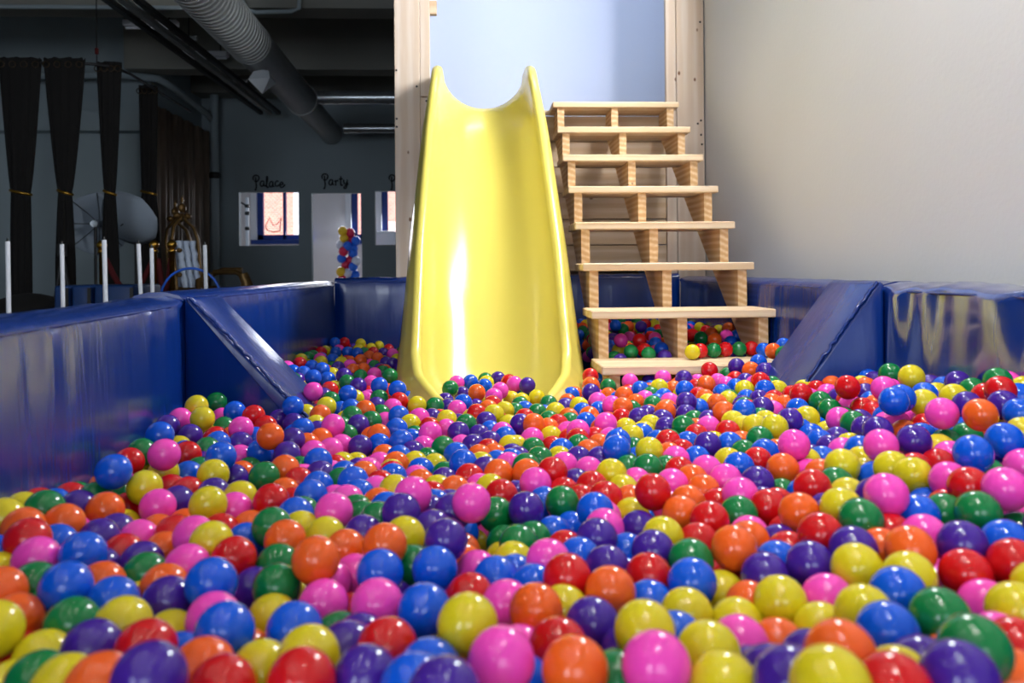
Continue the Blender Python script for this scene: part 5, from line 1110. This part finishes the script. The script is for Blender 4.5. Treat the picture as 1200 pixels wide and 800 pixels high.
# umbrellas on stands
def umbrella(lab, c, aim, r):
    c = Vector(c); ax = Vector(aim).normalized()
    t = thing('studio_umbrella', lab, 'photo umbrella', (c.x, c.y, 0), 'white studio umbrellas')
    u = ax.cross(Vector((0, 0, 1))).normalized(); w = u.cross(ax)
    v = [c-ax*.0]; f = []; n = 8; rings = 5
    for i in range(1, rings+1):
        q = i/rings
        for k in range(n*3):
            a = 2*math.pi*k/(n*3); fac = 1-.035*(1-abs(math.cos(a*n/2)))*q*2
            v.append(c+(u*math.cos(a)+w*math.sin(a))*r*q*fac+ax*(r*.38*q*q))
    m = n*3
    for k in range(m): f.append((0, 1+k, 1+(k+1) % m))
    for i in range(rings-1):
        for k in range(m): f.append((1+i*m+k, 1+(i+1)*m+k, 1+(i+1)*m+(k+1) % m, 1+i*m+(k+1) % m))
    o = MB().add(v, f, True).build('canopy', M_umb, t); o.modifiers.new('thickness', 'SOLIDIFY').thickness = .006
    for k in range(n):
        a = 2*math.pi*k/n; MB().tube([c+ax*.04+(u*math.cos(a)+w*math.sin(a))*.02]+[c+(u*math.cos(a)+w*math.sin(a))*r*q*.97+ax*(r*.38*q*q+.012) for q in (.4, .7, 1)], .004, 5).build('rib', M_black, t)
    head = c+ax*(r*.75)
    MB().tube([c-ax*.04, head], .006, 6).build('shaft', M_black, t)
    MB().tube([head-ax*.1, head+ax*.08], [.045, .035], 12).build('lamp_head', M_steel, t)
    b = Vector((head.x, head.y, 0)); 
    MB().tube([head, (head.x, head.y, .5)], .016, 8).build('stand', M_black, t)
    for k in range(3):
        a = 2*math.pi*k/3+.4; MB().tube([(head.x, head.y, .5), (head.x+.35*math.cos(a), head.y+.35*math.sin(a), .01)], .01, 6).build('leg', M_black, t)
umbrella('white studio umbrella behind the second black curtain', (-3.95, 8.75, 1.30), (.25, -.95, -.05), .33)
umbrella('white studio umbrella tilted behind the narrow black curtain', (-3.52, 8.3, 1.27), (.2, .85, .5), .31)
# gold stanchions
def stanchion(lab, x, y):
    t = thing('gold_stanchion', lab, 'stanchion', (x, y, 0), 'gold rope stanchions')
    MB().lathe([(0, .03), (.14, .02), (.15, 0)], (x, y, 0)).build('base', M_gold, t)
    MB().lathe([(.022, .02), (.022, .95), (.034, .955), (.034, .975), (.02, .985)], (x, y, 0), 14).build('post', M_gold, t)
    MB().ball((x, y, 1.02), .042).build('finial', M_gold, t)
stanchion('gold stanchion in front of the narrow black curtain', -3.19, 7.1)
stanchion('gold stanchion by the crossed white poles', -2.75, 7.1)
stanchion('gold stanchion in front of the crystal throne', -2.60, 7.1)
for a, b, lab in (((-3.17, 7.1), (-2.77, 7.1), 'red velvet rope between the left two gold stanchions'), ((-2.73, 7.1), (-2.62, 7.1), 'short red velvet rope between the right two stanchions')):
    pts = [(a[0]+(b[0]-a[0])*q, a[1]+(b[1]-a[1])*q+.03, .90-.18*math.sin(math.pi*q)*1.6) for q in [k/12 for k in range(13)]]
    tag(MB().tube(pts, .025, 8).build('velvet_rope', M_red), lab, 'rope', 'red velvet ropes')
# thrones
def throne(lab, x, y, rz):
    t = thing('gold_throne', lab, 'throne', (x, y, 0), 'tall gold thrones', rz)
    x = y = 0; t.scale = (1, 1, .84)
    MB().box((x-.16, y-.2, .42), (x+.16, y+.2, .52), .03, seg=3).build('seat', M_silver, t, offset=False)
    fr_ = MB(); fr_.tube([(x-.17, y+.2, .3), (x-.17, y+.30, 1.35), (x-.13, y+.32, 1.5), (x-.05, y+.34, 1.58), (x, y+.34, 1.66), (x+.05, y+.34, 1.58), (x+.13, y+.32, 1.5), (x+.17, y+.30, 1.35), (x+.17, y+.2, .3)], .019, 8)
    for zz in (.62, .9, 1.2):
        for s in (-1, 1): fr_.ball((x+s*.17, y+.2, zz), .03)
    fr_.build('back_frame', M_goldp, t, offset=False)
    c = MB()
    for k, s in enumerate((-.085, .0, .085)): c.tube([(x+s, y+.19+.012*j, .6+.08*j) for j in range(10)], [.028+.016*(j % 2) for j in range(10)], 8)
    c.build('crystal_back', M_silver, t, offset=False)
    cr = MB(); cr.ball((x, y+.34, 1.74), .05, sc=(1, .6, 1.2)); cr.lathe([(.0, 1.9), (.018, 1.84), (.006, 1.8), (.03, 1.76)], (x, y+.34, 0), 10); cr.ball((x-.07, y+.34, 1.64), .04); cr.ball((x+.07, y+.34, 1.64), .04)
    cr.build('crest', M_goldp, t, offset=False)
    for sx in (-1, 1):
        MB().tube([(x+sx*.19, y+.18, .72), (x+sx*.2, y-.1, .72), (x+sx*.2, y-.18, .66), (x+sx*.19, y-.17, .45)], .026, 8).build('armrest', M_goldp, t, offset=False)
        for sy in (-1, 1): MB().tube([(x+sx*.15, y+sy*.17, .44), (x+sx*.17, y+sy*.18, .2), (x+sx*.16, y+sy*.19, 0)], [.03, .022, .028], 8).build('leg', M_goldp, t, offset=False)
throne('gold throne with silver tufted back, left of a pair', -3.05, 9.1, R(62))
throne('gold throne with silver tufted back, right of a pair', -2.78, 8.55, R(62))
ac = thing('gold_armchair', 'low gilded armchair with silver seat near the far corner', 'armchair', (-2.48, 8.3, 0))
MB().box((-2.7, 8.1, .42), (-2.3, 8.5, .56), .04, seg=3).build('seat', M_silver, ac)
MB().tube([(-2.72, 8.12, .0), (-2.72, 8.12, .7), (-2.6, 8.5, .8), (-2.4, 8.5, .8)], .03, 8).build('back_rail', M_goldp, ac)
g = MB().tube([(-2.62, 8.3, .78), (-2.36, 8.15, .78), (-2.28, 8.1, .74)], .028, 8); g.build('armrest', M_goldp, ac)
g = MB().tube([(-2.28, 8.1, .76), (-2.24, 8.1, .66), (-2.30, 8.1, .5), (-2.26, 8.1, .25), (-2.28, 8.1, 0)], [.05, .06, .045, .035, .03], 8); g.build('leg', M_goldp, ac)
g = MB().tube([(-2.28, 8.5, .5), (-2.28, 8.5, 0)], .03, 8); g.build('leg', M_goldp, ac)
# dark clutter on the left: bag chair and tripod
bg_ = thing('dark_beanbag', 'dark slumped beanbag behind the near left white poles', 'beanbag', (-3.75, 7.0, 0))
MB().ball((-3.75, 7.0, .3), .4, 3, sc=(1, .9, .8)).build('bag', M_curtain, bg_)
tp = thing('tripod', 'black tripod folded behind the beanbag', 'tripod', (-3.72, 7.5, 0))
for dx in (-.14, 0.02, .16): MB().tube([(-3.72, 7.5, .95), (-3.72+dx, 7.5+.1*dx, .02)], .018, 8).build('leg', M_black, tp)
MB().box((-3.75, 7.46, .93), (-3.69, 7.54, 1.05), .01).build('head', M_black, tp)

# ------------------------------------------------------------------ lettering over the openings (script strokes)
GL = {
 'P': [[(.02, .62), (-.02, .85), (.12, 1.04), (.36, 1.04), (.5, .86), (.42, .6), (.24, .5), (.1, .56)], [(.2, .9), (.22, .5), (.26, .1), (.2, -.24), (.12, -.2)]],
 'a': [[(.36, .45), (.2, .5), (.06, .3), (.1, .06), (.26, .05), (.36, .3), (.36, .48), (.38, .1), (.5, .05)]],
 'l': [[(.0, .1), (.15, .5), (.2, .95), (.12, .95), (.1, .4), (.16, .02), (.3, .1)]],
 'c': [[(.36, .42), (.22, .5), (.07, .3), (.12, .05), (.3, .05), (.4, .18)]],
 'e': [[(.05, .22), (.3, .32), (.28, .48), (.12, .45), (.06, .2), (.16, .02), (.36, .1), (.5, .3)]],
 'r': [[(.05, .4), (.14, .5), (.14, .05)], [(.14, .35), (.25, .5), (.4, .46)]],
 't': [[(.18, .85), (.16, .2), (.24, .02), (.36, .1)], [(.0, .58), (.36, .62)]],
 'y': [[(.05, .5), (.08, .2), (.22, .12), (.34, .3), (.36, .5), (.34, .0), (.2, -.3), (.06, -.22), (.2, -.05), (.48, .15)]],
}
ADV = dict(P=.55, a=.5, l=.3, c=.42, e=.45, r=.42, t=.38, y=.5)
def script(label, word, x, z, h, tilt=0):
    t = thing('wall_lettering', label, 'lettering', (x, 13.49, z))
    cx = 0
    for i, ch in enumerate(word):
        mb = MB(); g = 1.0
        for stk in GL[ch]:
            P = [Vector((p[0], 0, p[1])) for p in stk]; pts = []
            for k in range(len(P)-1):
                p0, p1, p2, p3 = P[max(k-1, 0)], P[k], P[k+1], P[min(k+2, len(P)-1)]
                for q in range(5):
                    tt = q/5; pts.append(.5*((2*p1)+(-p0+p2)*tt+(2*p0-5*p1+4*p2-p3)*tt*tt+(-p0+3*p1-3*p2+p3)*tt**3))
            pts.append(P[-1])
            mb.tube([(x+(cx+p.x)*h, 13.49, z+(p.z+tilt*math.sin(i*2.1))*h) for p in pts], .0125, 6)
        mb.build('letter', M_ink, t); cx += ADV[ch]
script('black script lettering above the left window opening', 'Palace', -3.62, 2.17, .185, .06)
script('black script lettering above the doorway', 'Party', -2.50, 2.19, .185, .05)
script('black script letter beside the tall wooden post', 'P', -1.40, 2.17, .185)
# crown outline drawn on the window glass
cr = MB().tube([(-4.38, 17.38, 1.66), (-4.42, 17.38, 1.74), (-4.33, 17.38, 1.93), (-4.26, 17.38, 1.76), (-4.16, 17.38, 1.80), (-4.09, 17.38, 1.92), (-4.12, 17.38, 1.64)], .012, 6).tube([(-4.38, 17.38, 1.66), (-4.25, 17.38, 1.62), (-4.12, 17.38, 1.64)], .012, 6)
tag(cr.build('crown_decal', mat('brown_paint', srgb(120, 75, 65), .7)), 'thin crown outline on the far window glass', 'decal')

# far room things
bc = thing('balloon_column', 'column of red, blue, yellow and white balloons in doorway', 'balloons', (-2.34, 15.2, 0))
rng = random.Random(4)
bm_ = {'y': mat('yellow_balloon', srgb(240, 190, 30), .3), 'r': mat('red_balloon', srgb(215, 30, 75), .3), 'b': mat('blue_balloon', srgb(20, 100, 220), .3), 'w': mat('white_balloon', srgb(220, 220, 235), .3)}
lev = ((-.09, 'y', .04, 'r'), (-.07, 'y', .07, 'r', .15, 'b'), (-.14, 'w', .0, 'b', .1, 'b'), (-.08, 'r', .09, 'b'), (-.12, 'b', .03, 'r', .15, 'w'), (-.05, 'r', .1, 'b'), (-.13, 'y', -.02, 'w', .12, 'b'),
       (-.1, 'r', .05, 'b'), (-.07, 'w', .1, 'r'), (-.1, 'b', .06, 'y'), (-.08, 'r', .08, 'b'), (-.1, 'y', .06, 'w'))
for i, lv in enumerate(lev):
    for k in range(0, len(lv), 2):
        MB().ball((-2.34+lv[k], 15.1+.05*((i+k//2) % 3), 1.52-.125*i-.03*(k//2)), .088, 2, sc=(1, 1, 1.08)).build('balloon', bm_[lv[k+1]], bc)
MB().tube([(-2.34, 15.2, 0), (-2.34, 15.2, 1.6)], .015, 8).build('pole', M_pvc, bc)
ls = thing('lamp_stand', 'dark lamp stand inside the room with the crown window', 'stand', (-4.03, 14.6, 0))
MB().tube([(-4.03, 14.6, 0), (-4.03, 14.6, 2.1)], .03, 8).build('stand', M_pvc, ls)
for z in (1.95, 1.82, 1.55): MB().ball((-4.03, 14.6, z), .045).build('knob', M_black, ls)
MB().tube([(-4.03, 14.6, 1.95), (-4.3, 14.5, 2.12)], .015, 8).build('arm', M_black, ls)
wc = thing('white_chair', 'bright white tub chair under the right far window', 'chair', (-1.76, 15.6, 0))
MB().box((-2.0, 15.4, .0), (-1.52, 15.9, .6), .06, seg=3).build('seat', M_pvc, wc)
MB().box((-2.0, 15.9, .0), (-1.52, 16.02, 1.56), .06, seg=3).build('backrest', M_pvc, wc)

# ------------------------------------------------------------------ ceiling lights (body, face and light; some added to brighten the walls)
M_lit = mat('lit_lamp_face', (1, .95, .88, 1), .5, emit=10)
def spot(x, y, energy, color, aim, size, lab, z=3.86, soft=.06, group='ceiling spot lamps over the pit'):
    t = thing('ceiling_spot', lab, 'lamp', (x, y, z), group)
    d = (Vector(aim)-Vector((x, y, z))).normalized(); c = Vector((x, y, z))
    MB().tube([(x, y, 4.3), (x, y, z)], .012, 8).build('stem', M_black, t)
    MB().tube([c-d*.02, c, c+d*.13], [.03, .058, .062], 16).build('can', M_black, t)
    MB().tube([c+d*.131, c+d*.134], .05, 16).build('lamp_face', M_lit, t)
    l = lamp('spot_light', 'SPOT', c+d*.16, energy, color, c+d*2, spot_size=R(size), spot_blend=.7, shadow_soft_size=soft)
    l.parent = t; l.location = d*.16
WARM = (1, .93, .82); COOL = (.52, .70, 1)
for y in (-2.4, -1.2, 0.0, 1.2, 2.4):
    for x in (-2.4, -.9, .6):
        spot(x, y, 15, WARM, (x, y, 0), 120, 'small black ceiling spot lamp, %s, %s' % ({-2.4: 'row by the rear windows', -1.2: 'row behind the camera', 0.0: 'row above the camera', 1.2: 'row over mid pit', 2.4: 'row nearest the slide'}[y], {-2.4: 'over the dark hall', -.9: 'over the left pit edge', .6: 'over the right half'}[x]))
for y, nm in ((.2, 'farthest from'), (1.2, 'middle one before'), (2.2, 'nearest to')): spot(.25, y, 108, (1, .97, .93), (1.46, y+.7, 1.5), 85, 'added black spot lamp brightening the white wall, %s the steps' % nm, 3.7, .08, 'added wall washing spot lamps')  # unseen lamps added to brighten the right wall
spot(1.22, 4.0, 70, (1, .97, .9), (.0, 3.5, .7), 58, 'bright ceiling spot lamp shining down on the yellow slide', 3.15, .26)
spot(.45, 3.1, 140, COOL, (.45, 6.0, 2.75), 52, 'added ceiling spot lamp brightening the wall behind the platform', 3.95, .1)  # cool lamp added to lift the wall behind the platform
for x, y, e in ((.6, 5.65, 18), ):
    t = thing('added_light_panel', 'added square cool white ceiling light panel above the platform', 'lamp', (x, y, 4.2))  # unseen panel added for cool light on the back wall
    MB().box((x-.5, y-.2, 4.2), (x+.5, y+.2, 4.24), .005).build('frame', M_pvc, t)
    for dx in (-.4, .4): MB().tube([(x+dx, y, 4.24), (x+dx, y, 4.3)], .008, 6).build('hanger', M_black, t)
    l = lamp('panel_light', 'AREA', (x, y, 4.19), e, COOL, (x, y, 0), shape='RECTANGLE', size=.9, size_y=.35); l.parent = t; l.location = (0, 0, -.01)

# ------------------------------------------------------------------ balls
RB = .031
sv, sf = ico(4)
ballmesh = {k: MB().add([(p[0]*RB, p[1]*RB, p[2]*RB) for p in sv], sf, True).mesh('ball', M_ball[k]) for k in M_ball}
for line in BALLS.strip().split('\n'):
    d, lab = line.split('|'); x, y, z = [int(q)/1000 for q in d[1:].split(',')]
    o = bpy.data.objects.new('plastic_ball', ballmesh[d[0]]); COL.objects.link(o); o.location = (x, y, z)
    o['label'] = lab; o['category'] = 'ball'; o['group'] = 'plastic balls in the pit'
items = HEAP.split(); keys = list(M_ball)
iv, if_ = ico(3); iv = np.array(iv)*RB; if_ = np.array(if_)
iw, ig = ico(2); iw = np.array(iw)*RB; ig = np.array(ig)
V = []; F = []; MI = []; n = 0
for k, d in enumerate(items):
    p = np.array([int(q) for q in d[1:].split(',')])/1000
    a, b = (iv, if_) if k < 900 else (iw, ig)
    V.append(a+p); F.append(b+n); n += len(a); MI.append(np.full(len(b), keys.index(d[0])))
V = np.concatenate(V); F = np.concatenate(F); MI = np.concatenate(MI)
me = bpy.data.meshes.new('ball_heap'); me.vertices.add(len(V)); me.vertices.foreach_set('co', V.ravel())
me.loops.add(F.size); me.loops.foreach_set('vertex_index', F.ravel().astype(np.int32))
me.polygons.add(len(F)); me.polygons.foreach_set('loop_start', np.arange(0, F.size, 3, dtype=np.int32)); me.polygons.foreach_set('loop_total', np.full(len(F), 3, dtype=np.int32))
me.polygons.foreach_set('material_index', MI.astype(np.int32)); me.polygons.foreach_set('use_smooth', np.ones(len(F), bool))
for k in keys: me.materials.append(M_ball[k])
me.update(); me.validate()
hp = link('ball_heap', me, None, 'stuff'); tag(hp, 'heap of small and half buried multicoloured plastic balls filling the pit', 'balls')
